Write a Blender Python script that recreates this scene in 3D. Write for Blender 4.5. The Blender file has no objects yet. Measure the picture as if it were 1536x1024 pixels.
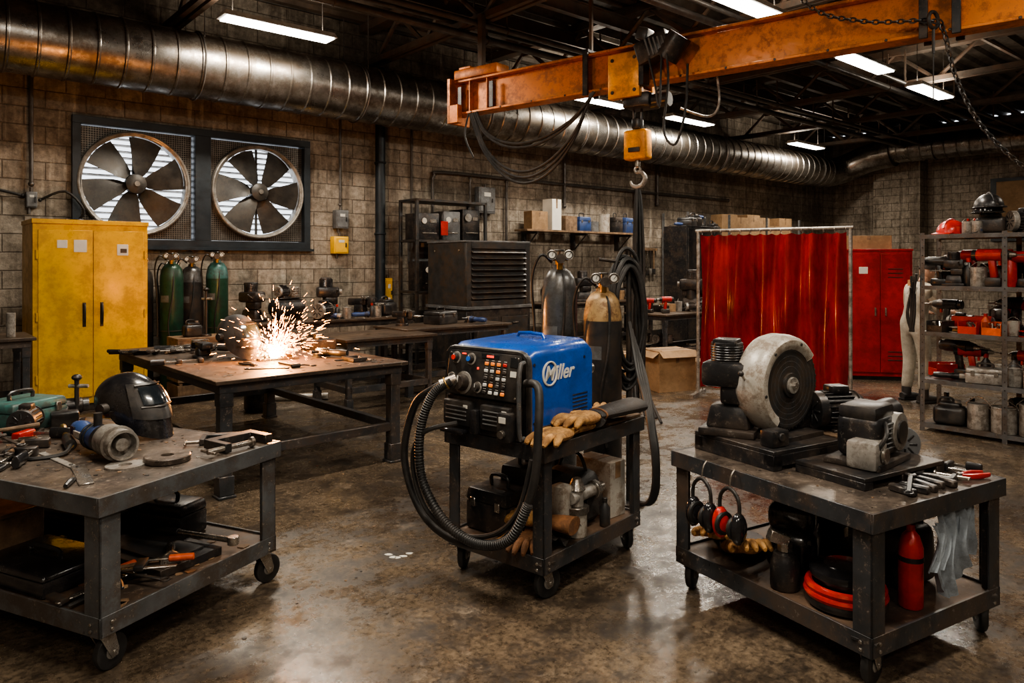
import bpy, bmesh, math, random
from mathutils import Matrix, Vector, Euler
random.seed(7)
rad=math.radians
T=lambda x=0,y=0,z=0: Matrix.Translation((x,y,z))
def R(x=0,y=0,z=0): return Euler((rad(x),rad(y),rad(z))).to_matrix().to_4x4()
def S(x,y,z): return Matrix.Diagonal((x,y,z,1))
scene=bpy.context.scene

# ---------------------------------------------------------------- materials
def mat(name,col,rough=.5,metal=0.,var=.35,scale=7,bump=.15,dirt=None,damt=.5,dscale=3,emit=0,coat=0,chip=None):
    m=bpy.data.materials.new(name); m.use_nodes=True
    nt=m.node_tree; N=nt.nodes; L=nt.links
    p=N['Principled BSDF']
    if emit:
        p.inputs['Emission Color'].default_value=(*col,1); p.inputs['Emission Strength'].default_value=emit
        p.inputs['Base Color'].default_value=(*col,1)
        try: m.cycles.emission_sampling='NONE'
        except Exception: pass
        return m
    tc=N.new('ShaderNodeTexCoord')
    n1=N.new('ShaderNodeTexNoise'); n1.inputs['Scale'].default_value=scale; n1.inputs['Detail'].default_value=4; n1.inputs['Roughness'].default_value=.65
    L.new(tc.outputs['Object'],n1.inputs['Vector'])
    cr=N.new('ShaderNodeValToRGB'); cr.color_ramp.elements[0].position=.33; cr.color_ramp.elements[1].position=.68
    cr.color_ramp.elements[0].color=(*[c*(1-var) for c in col],1)
    cr.color_ramp.elements[1].color=(*[min(1,c*(1+var*.5)) for c in col],1)
    L.new(n1.outputs['Fac'],cr.inputs['Fac'])
    out=cr.outputs['Color']
    n2=N.new('ShaderNodeTexNoise'); n2.inputs['Scale'].default_value=dscale; n2.inputs['Detail'].default_value=7; n2.inputs['Roughness'].default_value=.8
    L.new(tc.outputs['Object'],n2.inputs['Vector'])
    if dirt is not None:
        r2=N.new('ShaderNodeValToRGB'); r2.color_ramp.elements[0].position=.46; r2.color_ramp.elements[1].position=.58
        r2.color_ramp.elements[0].color=(0,0,0,1); r2.color_ramp.elements[1].color=(damt,damt,damt,1)
        L.new(n2.outputs['Fac'],r2.inputs['Fac'])
        mx=N.new('ShaderNodeMix'); mx.data_type='RGBA'
        L.new(r2.outputs['Color'],mx.inputs['Factor']); L.new(out,mx.inputs['A']); mx.inputs['B'].default_value=(*dirt,1)
        out=mx.outputs['Result']
    if chip is not None:
        n4=N.new('ShaderNodeTexNoise'); n4.inputs['Scale'].default_value=24; n4.inputs['Detail'].default_value=5; n4.inputs['Roughness'].default_value=.85
        L.new(tc.outputs['Object'],n4.inputs['Vector'])
        r4=N.new('ShaderNodeValToRGB'); r4.color_ramp.elements[0].position=.585; r4.color_ramp.elements[1].position=.64
        r4.color_ramp.elements[1].color=(.9,.9,.9,1); L.new(n4.outputs['Fac'],r4.inputs['Fac'])
        mx=N.new('ShaderNodeMix'); mx.data_type='RGBA'; L.new(r4.outputs['Color'],mx.inputs['Factor']); L.new(out,mx.inputs['A']); mx.inputs['B'].default_value=(*chip,1)
        out=mx.outputs['Result']
    L.new(out,p.inputs['Base Color'])
    mr=N.new('ShaderNodeMapRange'); mr.inputs['From Min'].default_value=.3; mr.inputs['From Max'].default_value=.7
    mr.inputs['To Min'].default_value=max(.04,rough-.14); mr.inputs['To Max'].default_value=min(1,rough+.18)
    L.new(n2.outputs['Fac'],mr.inputs['Value']); L.new(mr.outputs['Result'],p.inputs['Roughness'])
    p.inputs['Metallic'].default_value=metal; p.inputs['Coat Weight'].default_value=coat
    if bump:
        n3=N.new('ShaderNodeTexNoise'); n3.inputs['Scale'].default_value=scale*9; n3.inputs['Detail'].default_value=2
        L.new(tc.outputs['Object'],n3.inputs['Vector'])
        bp=N.new('ShaderNodeBump'); bp.inputs['Strength'].default_value=bump; bp.inputs['Distance'].default_value=.004
        L.new(n3.outputs['Fac'],bp.inputs['Height']); L.new(bp.outputs['Normal'],p.inputs['Normal'])
    return m
RUST=(.12,.055,.025)
M={}
M['steel']=mat('dark_steel',(.055,.055,.056),.42,.5,dirt=(.10,.065,.04),damt=.65)
M['frame']=mat('cart_frame_paint',(.050,.053,.058),.38,.3,dirt=(.105,.068,.045),damt=.6,chip=(.19,.165,.145))
M['frameL']=mat('cart_frame_grey',(.12,.125,.13),.38,.3,dirt=(.07,.052,.04),damt=.85,chip=(.26,.225,.19))
M['top']=mat('worn_plate',(.145,.115,.092),.36,.35,var=.55,scale=6,dirt=(.036,.027,.022),damt=.9,dscale=4,chip=(.30,.25,.20))
M['wtop']=mat('scorched_plate',(.125,.086,.058),.42,.35,var=.6,scale=6,dirt=(.028,.020,.016),damt=.9,dscale=3,chip=(.26,.19,.13))
M['shelf']=mat('worn_shelf',(.085,.064,.05),.5,.25,var=.5,scale=5,dirt=(.17,.10,.06),damt=.6,chip=(.22,.165,.12))
M['black']=mat('black_plastic',(.017,.017,.018),.36,0,dirt=(.06,.049,.040),damt=.6)
M['blackm']=mat('black_metal',(.027,.027,.029),.36,.35,dirt=(.08,.058,.043),damt=.65,chip=(.13,.115,.10))
M['gloss']=mat('gloss_black',(.014,.014,.016),.2,0,dirt=(.045,.038,.032),damt=.4,coat=.3)
M['rubber']=mat('rubber',(.015,.015,.015),.5,0,dirt=(.05,.042,.037),damt=.5)
M['chrome']=mat('bare_steel',(.50,.47,.43),.28,.9,var=.35,dirt=(.15,.11,.075),damt=.75,dscale=6)
M['alu']=mat('cast_aluminium',(.38,.36,.33),.4,.35,var=.4,dirt=(.10,.078,.06),damt=.8,dscale=6)
M['white']=mat('aged_white_paint',(.47,.44,.39),.38,.1,var=.3,dirt=(.16,.115,.08),damt=.8,dscale=7,chip=(.22,.18,.14))
M['blue']=mat('blue_enamel',(.006,.08,.40),.28,.1,var=.2,bump=.03,dirt=(.008,.035,.13),damt=.5,coat=.3)
M['navy']=mat('navy_plastic',(.03,.06,.17),.4,dirt=(.05,.05,.05))
M['yellow']=mat('yellow_enamel',(.70,.40,.010),.34,.1,var=.15,scale=3,bump=.04,dirt=(.34,.175,.014),damt=.65,dscale=2.2,chip=(.52,.28,.02))
M['yellowb']=mat('bright_yellow',(.85,.48,.02),.35,.1,var=.15)
M['orange']=mat('crane_orange',(.68,.20,.012),.4,.2,var=.3,scale=3,dirt=(.17,.055,.015),damt=.8,dscale=3,chip=(.30,.10,.03))
M['hoist']=mat('hoist_yellow',(.85,.34,.015),.38,.2,var=.25,dirt=(.25,.10,.02),damt=.7)
M['red']=mat('red_paint',(.50,.02,.012),.35,.1,dirt=(.17,.012,.01),damt=.5,coat=.2)
M['redcab']=mat('red_cabinet_enamel',(.42,.014,.010),.32,.1,var=.25,scale=2,dirt=(.12,.008,.008),damt=.65,dscale=1.5)
M['orangep']=mat('orange_plastic',(.72,.11,.02),.4,dirt=(.2,.04,.02))
M['green']=mat('green_cylinder_paint',(.018,.065,.038),.35,.2,dirt=(.02,.025,.02),damt=.6)
M['teal']=mat('teal_paint',(.045,.14,.13),.45,.1,dirt=(.04,.045,.04),damt=.8,dscale=6)
M['cyl']=mat('grey_cylinder_paint',(.14,.145,.15),.3,.5,var=.35,scale=3,dirt=(.05,.043,.036),damt=.85)
M['cyl2']=mat('dark_cylinder_paint',(.035,.035,.036),.38,.3,var=.3,scale=3,dirt=(.07,.048,.033),damt=.6)
M['rustcap']=mat('rusty_yellow',(.42,.27,.12),.5,.2,var=.4,dirt=RUST,damt=.9,dscale=9)
M['tan']=mat('tan_leather',(.50,.27,.09),.75,0,var=.45,scale=14,bump=.6,dirt=(.13,.06,.025),damt=.75,dscale=9)
M['brown']=mat('brown_leather',(.22,.095,.035),.75,0,var=.4,scale=14,bump=.5,dirt=(.07,.035,.02),damt=.7,dscale=8)
M['dleather']=mat('dark_leather',(.03,.028,.028),.55,0,var=.4,scale=14,bump=.5,dirt=(.07,.055,.045),damt=.5)
M['wood']=mat('old_wood',(.22,.135,.075),.65,0,var=.5,scale=9,bump=.4,dirt=(.06,.038,.022),damt=.7)
M['card']=mat('cardboard',(.30,.185,.095),.8,0,var=.2,scale=5,dirt=(.14,.085,.045),damt=.5)
M['cloth']=mat('grey_blue_cloth',(.27,.31,.35),.85,0,var=.3,bump=.5,dirt=(.10,.10,.10),damt=.6)
M['cover']=mat('coverall_cloth',(.42,.38,.31),.85,0,var=.25,bump=.4,dirt=(.20,.17,.13),damt=.5)
M['skin']=mat('skin',(.48,.27,.18),.5,0,var=.12,bump=.05)
M['hair']=mat('hair',(.03,.018,.012),.6)
M['grey']=mat('grey_box_paint',(.15,.155,.16),.45,.2,dirt=(.06,.05,.042),damt=.6)
M['paper']=mat('paper_label',(.62,.60,.54),.7,0,var=.1,bump=0)
M['duct']=mat('galvanised_steel',(.34,.32,.295),.33,.95,var=.4,scale=5,bump=.08,dirt=(.12,.095,.072),damt=.85,dscale=1.6)
M['ring']=mat('fan_ring_metal',(.30,.285,.26),.4,.6,dirt=(.11,.09,.07),damt=.7)
M['blade']=mat('fan_blade_metal',(.042,.040,.037),.45,.4,dirt=(.08,.068,.055),damt=.5)
M['winframe']=mat('window_frame_paint',(.016,.022,.028),.45,.2)
M['truss']=mat('truss_steel',(.10,.08,.063),.6,.3,dirt=(.14,.08,.05),damt=.6)
M['deck']=mat('ceiling_deck',(.15,.127,.103),.7,.2,var=.5,scale=2,dirt=(.05,.038,.029),damt=.75,dscale=.8)
M['pipe']=mat('conduit_steel',(.13,.122,.115),.4,.6,dirt=(.08,.06,.045),damt=.5)
M['fixture']=mat('fixture_white',(.5,.5,.48),.5)
M['brass']=mat('brass',(.45,.28,.09),.35,.9)
M['glassd']=mat('dark_lens',(.01,.014,.018),.08,0,var=.1,bump=0,coat=1)
M['lamp']=mat('lamp_diffuser',(1,.96,.89),emit=11)
M['spark']=mat('spark_emission',(1,.34,.05),emit=30)
M['arc']=mat('arc_emission',(1,.70,.30),emit=90)
M['led_r']=mat('led_red',(1,.05,.02),emit=1.2)
M['led_o']=mat('button_orange',(.9,.25,.04),emit=.2)
M['btnw']=mat('button_white',(.6,.6,.58),.4)
M['btnr']=mat('dial_red',(.6,.03,.02),.3)
M['btnb']=mat('dial_blue',(.02,.12,.5),.3)

def nodes(name):
    m=bpy.data.materials.new(name); m.use_nodes=True
    return m,m.node_tree.nodes,m.node_tree.links,m.node_tree.nodes['Principled BSDF']
def noise(N,L,vec,scale,detail=5,rough=.65):
    n=N.new('ShaderNodeTexNoise'); n.inputs['Scale'].default_value=scale; n.inputs['Detail'].default_value=detail; n.inputs['Roughness'].default_value=rough
    L.new(vec,n.inputs['Vector']); return n.outputs['Fac']
def ramp(N,L,fac,a,b,ca=(0,0,0),cb=(1,1,1)):
    r=N.new('ShaderNodeValToRGB'); r.color_ramp.elements[0].position=a; r.color_ramp.elements[1].position=b
    r.color_ramp.elements[0].color=(*ca,1); r.color_ramp.elements[1].color=(*cb,1); L.new(fac,r.inputs['Fac']); return r.outputs['Color']
def mix(N,L,f,a,b,mode='MIX'):
    m=N.new('ShaderNodeMix'); m.data_type='RGBA'; m.blend_type=mode
    for k,v in (('Factor',f),('A',a),('B',b)):
        if isinstance(v,(int,float)): m.inputs[k].default_value=v
        elif isinstance(v,tuple): m.inputs[k].default_value=(*v,1)
        else: L.new(v,m.inputs[k])
    return m.outputs['Result']
def wall_mat(name,axis):
    m,N,L,p=nodes(name)
    tc=N.new('ShaderNodeTexCoord'); sp=N.new('ShaderNodeSeparateXYZ'); L.new(tc.outputs['Object'],sp.inputs[0])
    cb=N.new('ShaderNodeCombineXYZ'); L.new(sp.outputs[axis],cb.inputs[0]); L.new(sp.outputs['Z'],cb.inputs[1])
    br=N.new('ShaderNodeTexBrick'); L.new(cb.outputs[0],br.inputs['Vector'])
    br.inputs['Scale'].default_value=1; br.inputs['Brick Width'].default_value=.46; br.inputs['Row Height'].default_value=.23
    br.inputs['Mortar Size'].default_value=.010; br.inputs['Mortar Smooth'].default_value=.7
    br.inputs['Color1'].default_value=(.37,.32,.26,1); br.inputs['Color2'].default_value=(.285,.245,.195,1); br.inputs['Mortar'].default_value=(.15,.122,.095,1)
    o=tc.outputs['Object']
    g=noise(N,L,o,.6,8,.75); c=mix(N,L,ramp(N,L,g,.45,.60,(0,0,0),(.85,.85,.85)),br.outputs['Color'],(.11,.085,.062))
    mp=N.new('ShaderNodeMapping'); mp.inputs['Scale'].default_value=(2.6,2.6,.22); L.new(o,mp.inputs[0])
    st=noise(N,L,mp.outputs[0],2.0,6,.65); c=mix(N,L,ramp(N,L,st,.48,.64,(0,0,0),(.75,.75,.75)),c,(.12,.093,.069))
    st2=noise(N,L,mp.outputs[0],3.3,5,.6); c=mix(N,L,ramp(N,L,st2,.57,.70,(0,0,0),(.6,.6,.6)),c,(.45,.40,.325))
    f=noise(N,L,o,9,6,.8); c=mix(N,L,.8,c,ramp(N,L,f,.34,.62,(.32,.30,.28),(1.2,1.2,1.2)),'MULTIPLY')
    L.new(c,p.inputs['Base Color']); p.inputs['Roughness'].default_value=.85
    bp=N.new('ShaderNodeBump'); bp.inputs['Strength'].default_value=.8; bp.inputs['Distance'].default_value=.014
    ad=N.new('ShaderNodeMath'); ad.operation='SUBTRACT'; L.new(f,ad.inputs[0]); L.new(br.outputs['Fac'],ad.inputs[1])
    L.new(ad.outputs[0],bp.inputs['Height']); L.new(bp.outputs[0],p.inputs['Normal'])
    return m
M['wallx']=wall_mat('concrete_block_x','X'); M['wally']=wall_mat('concrete_block_y','Y')
def floor_mat():
    m,N,L,p=nodes('polished_concrete')
    tc=N.new('ShaderNodeTexCoord'); o=tc.outputs['Object']
    a=noise(N,L,o,.8,7,.7); b=noise(N,L,o,3.4,9,.82); d=noise(N,L,o,30,5,.8)
    c=ramp(N,L,a,.38,.62,(.042,.030,.021),(.165,.124,.085))
    c=mix(N,L,ramp(N,L,b,.46,.60,(0,0,0),(.92,.92,.92)),c,(.025,.018,.013))
    b2=noise(N,L,o,1.9,8,.82); c=mix(N,L,ramp(N,L,b2,.54,.67,(0,0,0),(.85,.85,.85)),c,(.21,.162,.115))
    c=mix(N,L,.85,c,ramp(N,L,d,.36,.60,(.3,.3,.3),(1.35,1.35,1.35)),'MULTIPLY')
    L.new(c,p.inputs['Base Color'])
    mr=N.new('ShaderNodeMapRange'); mr.inputs['From Min'].default_value=.40; mr.inputs['From Max'].default_value=.60; mr.inputs['To Min'].default_value=.10; mr.inputs['To Max'].default_value=.46
    L.new(b,mr.inputs['Value']); L.new(mr.outputs[0],p.inputs['Roughness'])
    p.inputs['Specular IOR Level'].default_value=.75
    bp=N.new('ShaderNodeBump'); bp.inputs['Strength'].default_value=.3; bp.inputs['Distance'].default_value=.005; L.new(b,bp.inputs['Height']); L.new(bp.outputs[0],p.inputs['Normal'])
    return m
M['floor']=floor_mat()
def curtain_mat():
    m,N,L,p=nodes('red_welding_vinyl')
    tc=N.new('ShaderNodeTexCoord'); mp=N.new('ShaderNodeMapping'); mp.inputs['Scale'].default_value=(2,2,.8); L.new(tc.outputs['Object'],mp.inputs[0])
    f=noise(N,L,mp.outputs[0],1.8,6,.7)
    c=ramp(N,L,f,.36,.68,(.11,.005,.005),(.34,.012,.009)); L.new(c,p.inputs['Base Color']); p.inputs['Roughness'].default_value=.2
    p.inputs['Coat Weight'].default_value=.7; p.inputs['Coat Roughness'].default_value=.1
    tr=N.new('ShaderNodeBsdfTranslucent'); L.new(c,tr.inputs['Color'])
    ms=N.new('ShaderNodeMixShader'); ms.inputs[0].default_value=.18
    L.new(p.outputs[0],ms.inputs[1]); L.new(tr.outputs[0],ms.inputs[2]); L.new(ms.outputs[0],N['Material Output'].inputs['Surface'])
    return m
M['curtain']=curtain_mat()

# ---------------------------------------------------------------- builder
class B:
    def __init__(s,name,loc=(0,0,0),rz=0):
        s.name=name; s.loc=Vector(loc); s.rz=rz; s.V=[]; s.F=[]; s.I=[]; s.mats=[]; s.st=[Matrix()]
    def push(s,m): s.st.append(s.st[-1]@m)
    def pop(s): s.st.pop()
    def mi(s,m):
        if m not in s.mats: s.mats.append(m)
        return s.mats.index(m)
    def add(s,vs,fs,m,MM=None):
        X=s.st[-1]@MM if MM is not None else s.st[-1]
        o=len(s.V); s.V+= [X@Vector(v) for v in vs]
        k=s.mi(m)
        for f in fs: s.F.append([o+i for i in f]); s.I.append(k)
    def box(s,c,sz,m,rot=(0,0,0),tx=1,ty=1):
        x,y,z=[a/2 for a in sz]
        vs=[(-x,-y,-z),(x,-y,-z),(x,y,-z),(-x,y,-z),(-x*tx,-y*ty,z),(x*tx,-y*ty,z),(x*tx,y*ty,z),(-x*tx,y*ty,z)]
        fs=[(0,3,2,1),(4,5,6,7),(0,1,5,4),(1,2,6,5),(2,3,7,6),(3,0,4,7)]
        s.add(vs,fs,m,T(*c)@R(*rot))
    def bb(s,x0,x1,y0,y1,z0,z1,m): s.box(((x0+x1)/2,(y0+y1)/2,(z0+z1)/2),(abs(x1-x0),abs(y1-y0),abs(z1-z0)),m)
    def rbox(s,c,sz,m,r=.02,seg=2,rot=(0,0,0),tx=1,ty=1):
        bm=bmesh.new(); bmesh.ops.create_cube(bm,size=1)
        for v in bm.verts:
            k=v.co.z>0
            v.co=Vector((v.co.x*sz[0]*(tx if k else 1),v.co.y*sz[1]*(ty if k else 1),v.co.z*sz[2]))
        r=min(r,min(sz)*.45)
        bmesh.ops.bevel(bm,geom=list(bm.edges),offset=r,segments=seg,profile=.5,affect='EDGES')
        bm.verts.index_update()
        vs=[v.co.copy() for v in bm.verts]; fs=[[v.index for v in f.verts] for f in bm.faces]; bm.free()
        s.add(vs,fs,m,T(*c)@R(*rot))
    def cyl(s,p0,p1,r,m,r1=None,n=18,cap=True):
        p0=Vector(p0); p1=Vector(p1); r1=r if r1 is None else r1
        d=p1-p0; L=d.length
        if L<1e-6: return
        q=d.to_track_quat('Z','Y').to_matrix().to_4x4()
        vs=[(r*math.cos(2*math.pi*i/n),r*math.sin(2*math.pi*i/n),0) for i in range(n)]+[(r1*math.cos(2*math.pi*i/n),r1*math.sin(2*math.pi*i/n),L) for i in range(n)]
        fs=[(i,(i+1)%n,n+(i+1)%n,n+i) for i in range(n)]
        if cap: fs+=[tuple(range(n-1,-1,-1)),tuple(range(n,2*n))]
        s.add(vs,fs,m,Matrix.Translation(p0)@q)
    def lathe(s,prof,m,MM=None,n=24,cap=True):
        vs=[];fs=[]
        for r,z in prof:
            for i in range(n): a=2*math.pi*i/n; vs.append((r*math.cos(a),r*math.sin(a),z))
        for j in range(len(prof)-1):
            for i in range(n): k=(i+1)%n; fs.append((j*n+i,j*n+k,(j+1)*n+k,(j+1)*n+i))
        if cap and prof[0][0]>1e-4: fs.append(tuple(range(n-1,-1,-1)))
        if cap and prof[-1][0]>1e-4: fs.append(tuple(range((len(prof)-1)*n,len(prof)*n)))
        s.add(vs,fs,m,MM)
    def ell(s,c,r,m,rot=(0,0,0),n=16,k=10,a0=0,a1=180):
        if isinstance(r,(int,float)): r=(r,r,r)
        pr=[]
        for j in range(k+1):
            a=rad(a0+(a1-a0)*j/k); pr.append((max(math.sin(a),1e-5),math.cos(a)))
        pr.reverse()
        s.lathe(pr,m,T(*c)@R(*rot)@S(*r),n)
    def tube(s,pts,r,m,n=8,closed=False,sub=5,flat=1):
        P=[Vector(p) for p in pts]; k=len(P)
        rs=r if isinstance(r,(list,tuple)) else [r]*k
        Q=[];RR=[]
        if sub>1 and k>2:
            seg=k if closed else k-1
            for i in range(seg):
                g=lambda j:(P[j%k] if closed else P[max(0,min(k-1,j))])
                a,b_,c,d=g(i-1),g(i),g(i+1),g(i+2)
                for t in range(sub):
                    u=t/sub
                    Q.append(.5*((2*b_)+(c-a)*u+(2*a-5*b_+4*c-d)*u*u+(3*b_-a-3*c+d)*u**3))
                    RR.append(rs[i]*(1-u)+rs[(i+1)%k]*u)
            if not closed: Q.append(P[-1]); RR.append(rs[-1])
        else: Q=P; RR=list(rs)
        K=len(Q); vs=[];fs=[]; nrm=None
        for i in range(K):
            if closed: t=(Q[(i+1)%K]-Q[i-1])
            else: t=Q[min(K-1,i+1)]-Q[max(0,i-1)]
            if t.length<1e-9: t=Vector((0,0,1))
            t.normalize()
            if nrm is None:
                nrm=t.orthogonal().normalized() if abs(t.z)>.9 else Vector((0,0,1)).cross(t).normalized()
            nrm=(nrm-t*nrm.dot(t))
            if nrm.length<1e-6: nrm=t.orthogonal()
            nrm.normalize(); bn=t.cross(nrm)
            for j in range(n):
                a=2*math.pi*j/n; vs.append(Q[i]+nrm*math.cos(a)*RR[i]+bn*math.sin(a)*RR[i]*flat)
        for i in range(K if closed else K-1):
            for j in range(n):
                a=i*n+j; b_=i*n+(j+1)%n; i2=(i+1)%K
                fs.append((a,b_,i2*n+(j+1)%n,i2*n+j))
        if not closed: fs.append(tuple(range(n-1,-1,-1))); fs.append(tuple(range((K-1)*n,K*n)))
        s.add(vs,fs,m)
    def torus(s,c,R0,r,m,rot=(0,0,0),n=24,k=8,sx=1):
        s.push(T(*c)@R(*rot)); s.tube([(R0*sx*math.cos(2*math.pi*i/n),R0*math.sin(2*math.pi*i/n),0) for i in range(n)],r,m,n=k,closed=True,sub=1); s.pop()
    def prism(s,poly,h,m,MM=None):
        n=len(poly); vs=[(x,y,0) for x,y in poly]+[(x,y,h) for x,y in poly]
        fs=[tuple(range(n-1,-1,-1)),tuple(range(n,2*n))]+[(i,(i+1)%n,n+(i+1)%n,n+i) for i in range(n)]
        s.add(vs,fs,m,MM)
    def sheet(s,fn,nu,nv,m):
        vs=[];fs=[]
        for j in range(nv+1):
            for i in range(nu+1): vs.append(fn(i/nu,j/nv))
        w=nu+1
        for j in range(nv):
            for i in range(nu): fs.append((j*w+i,j*w+i+1,(j+1)*w+i+1,(j+1)*w+i))
        s.add(vs,fs,m)
    def place(s,fn,x,y,z,rz=0,sc=1,rot=(0,0,0),**k):
        o=len(s.V); s.push(T(x,y,0)@R(0,0,rz)@R(*rot)@S(sc,sc,sc)); fn(s,**k); s.pop()
        mz=min(v.z for v in s.V[o:])
        for v in s.V[o:]: v.z+=z-mz
    def done(s,ground=None,bevel=.0025,smooth=38,parent=None):
        me=bpy.data.meshes.new(s.name)
        if ground is not None:
            mz=min(v.z for v in s.V); s.loc.z=ground-mz
        me.from_pydata([tuple(v) for v in s.V],[],s.F)
        for m in s.mats: me.materials.append(m)
        me.polygons.foreach_set('material_index',s.I)
        me.polygons.foreach_set('use_smooth',[True]*len(s.F))
        me.update(); me.set_sharp_from_angle(angle=rad(smooth))
        ob=bpy.data.objects.new(s.name,me); scene.collection.objects.link(ob)
        ob.location=s.loc; ob.rotation_euler=(0,0,rad(s.rz))
        if bevel:
            md=ob.modifiers.new('bevel','BEVEL'); md.width=bevel; md.segments=1; md.limit_method='ANGLE'; md.angle_limit=rad(50)
        if parent: ob.parent=parent
        return ob

# ---------------------------------------------------------------- part library
def p_toolcase(b,w=.4,d=.3,h=.2,m='black',m2='chrome'):
    b.rbox((0,0,h*.32),(w,d,h*.62),M[m],.015); b.rbox((0,0,h*.76),(w*1.02,d*1.02,h*.28),M[m],.015,tx=.93,ty=.93)
    b.tube([(-w*.2,0,h*.9),(-w*.18,0,h*1.12),(w*.18,0,h*1.12),(w*.2,0,h*.9)],.011,M['black'],sub=3)
    for x in (-w*.3,w*.3): b.box((x,-d*.52,h*.62),(.035,.014,.05),M[m2])
def p_can(b,r=.06,h=.16,m='alu'):
    b.lathe([(r*.97,0),(r,.004),(r,h*.94),(r*1.03,h*.95),(r*1.03,h*.98),(r*.9,h*.98),(r*.88,h*.95),(0,h*.95)],M[m])
    b.tube([(-r,0,h*.8),(-r*1.1,0,h*.95),(0,0,h*1.25),(r*1.1,0,h*.95),(r,0,h*.8)],.003,M['chrome'],n=5)
def p_bottle(b,r=.035,h=.2,m='black',c='red'):
    b.lathe([(r*.9,0),(r,.01),(r,h*.65),(r*.45,h*.8),(r*.4,h*.86)],M[m],n=16)
    b.cyl((0,0,h*.85),(0,0,h),r*.5,M[c],n=12)
def p_drill(b,m='navy'):
    b.rbox((0,0,.03),(.12,.075,.06),M['black'],.012); b.rbox((0,0,.115),(.045,.038,.13),M[m],.014,rot=(0,-8,0))
    b.cyl((-.09,0,.205),(.06,0,.205),.04,M[m],n=16); b.cyl((.06,0,.205),(.1,0,.205),.036,M['black'],r1=.026,n=16)
    b.cyl((.1,0,.205),(.135,0,.205),.022,M['chrome'],r1=.012,n=14); b.cyl((.13,0,.205),(.19,0,.205),.004,M['chrome'],n=8)
    b.cyl((-.12,0,.205),(-.09,0,.205),.034,M['black'],n=16); b.box((.04,0,.155),(.014,.02,.035),M['red'])
def p_grinder(b,m='navy',L=.3):
    b.tube([(-L*.5,0,.045),(-L*.3,0,.045),(0,0,.045),(L*.3,0,.048),(L*.36,0,.048)],[.026,.034,.028,.038,.036],M[m],n=14)
    b.rbox((L*.45,0,.045),(.07,.065,.07),M['alu'],.014); b.cyl((L*.48,0,.0),(L*.48,0,.012),.062,M['steel'],n=24)
    b.cyl((L*.48,0,.012),(L*.48,0,.03),.05,M['blackm'],n=20); b.cyl((L*.46,.03,.05),(L*.46,.14,.06),.014,M['black'],n=10)
    for i in range(4): b.torus((L*.12+i*.014,0,.046),.036,.003,M['black'],rot=(0,90,0),n=14,k=5)
    b.tube([(-L*.5,0,.045),(-L*.6,.02,.02),(-L*.7,.1,.006),(-L*.5,.2,.006)],.005,M['rubber'],n=6)
def p_motor(b,m='blackm',m2='alu',L=.3,r=.1):
    for y in (-r*.75,r*.75): b.box((0,y,.012),(L*.55,.045,.024),M[m])
    b.box((0,0,r*.45),(L*.4,r*1.1,r*.7),M[m])
    b.cyl((-L*.36,0,r*1.15),(L*.3,0,r*1.15),r*.88,M[m],n=28)
    for i in range(22):
        a=2*math.pi*i/22; b.box((-.02,r*.93*math.cos(a),r*1.15+r*.93*math.sin(a)),(L*.52,.006,r*.14),M[m],rot=(math.degrees(a)-90,0,0))
    b.cyl((L*.28,0,r*1.15),(L*.42,0,r*1.15),r*1.0,M[m2],r1=r*.72,n=28); b.cyl((-L*.5,0,r*1.15),(-L*.34,0,r*1.15),r*.98,M[m2],n=28)
    b.cyl((L*.4,0,r*1.15),(L*.6,0,r*1.15),.014,M['chrome'],n=12); b.rbox((-.01,0,r*2.2),(L*.34,r*.9,r*.45),M[m],.01)
    for i in range(8):
        a=2*math.pi*i/8; b.box((-L*.505,r*.5*math.cos(a),r*1.15+r*.5*math.sin(a)),(.006,.012,r*.5),M['black'],rot=(math.degrees(a)-90,0,0))
def p_helmet(b,m='gloss',lens='glassd'):
    vs=[];fs=[];J=16;I=32
    def P(ph,t,off=0):
        an=rad(108*t); f=max(0,math.cos(ph)); bk=max(0,-math.cos(ph)); rr=math.sin(min(an,rad(95)))*(1-.08*t*t)
        return (.158*rr*math.cos(ph)*(1+.12*f*t)+off*math.cos(ph),.122*rr*math.sin(ph)*(1+off*2)+off*math.sin(ph),.15*math.cos(an)-.14*f**.7*t**2.2+.02*bk*t)
    for j in range(J+1):
        for i in range(I): vs.append(P(2*math.pi*i/I,j/J))
    for j in range(J):
        for i in range(I): k=(i+1)%I; fs.append((j*I+i,(j+1)*I+i,(j+1)*I+k,j*I+k))
    b.add(vs,fs,M[m])
    vis=lambda u,v,off: P(rad(-52+104*u),.42+.42*v,off)
    b.sheet(lambda u,v:vis(u,v,.008),12,8,M['black'])
    b.sheet(lambda u,v:vis(.18+.64*u,.16+.5*v,.014),10,6,M[lens])
    for v in (.1,.72): b.tube([vis(.14,v,.012),vis(.5,v,.012),vis(.86,v,.012)],.005,M['black'],n=6)
    for sgn in (-1,1): b.cyl((-.01,sgn*.115,.0),(-.01,sgn*.145,.0),.024,M['black'],n=14)
    b.torus((-.01,0,-.02),.112,.007,M['black'],n=28,k=6,sx=1.1)
def p_hardhat(b,m='red'):
    b.ell((0,0,.0),(.14,.115,.12),M[m],n=24,a0=0,a1=90)
    b.lathe([(1.0,0),(1.12,-.04),(1.12,-.07),(.98,-.05)],M[m],S(.145,.12,.12),n=24,cap=False)
    b.tube([(-.13,0,.04),(-.08,0,.1),(0,0,.126),(.08,0,.1),(.13,0,.04)],.009,M[m],n=6)
    b.box((.15,0,-.004),(.07,.16,.008),M[m],rot=(0,10,0))
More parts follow.
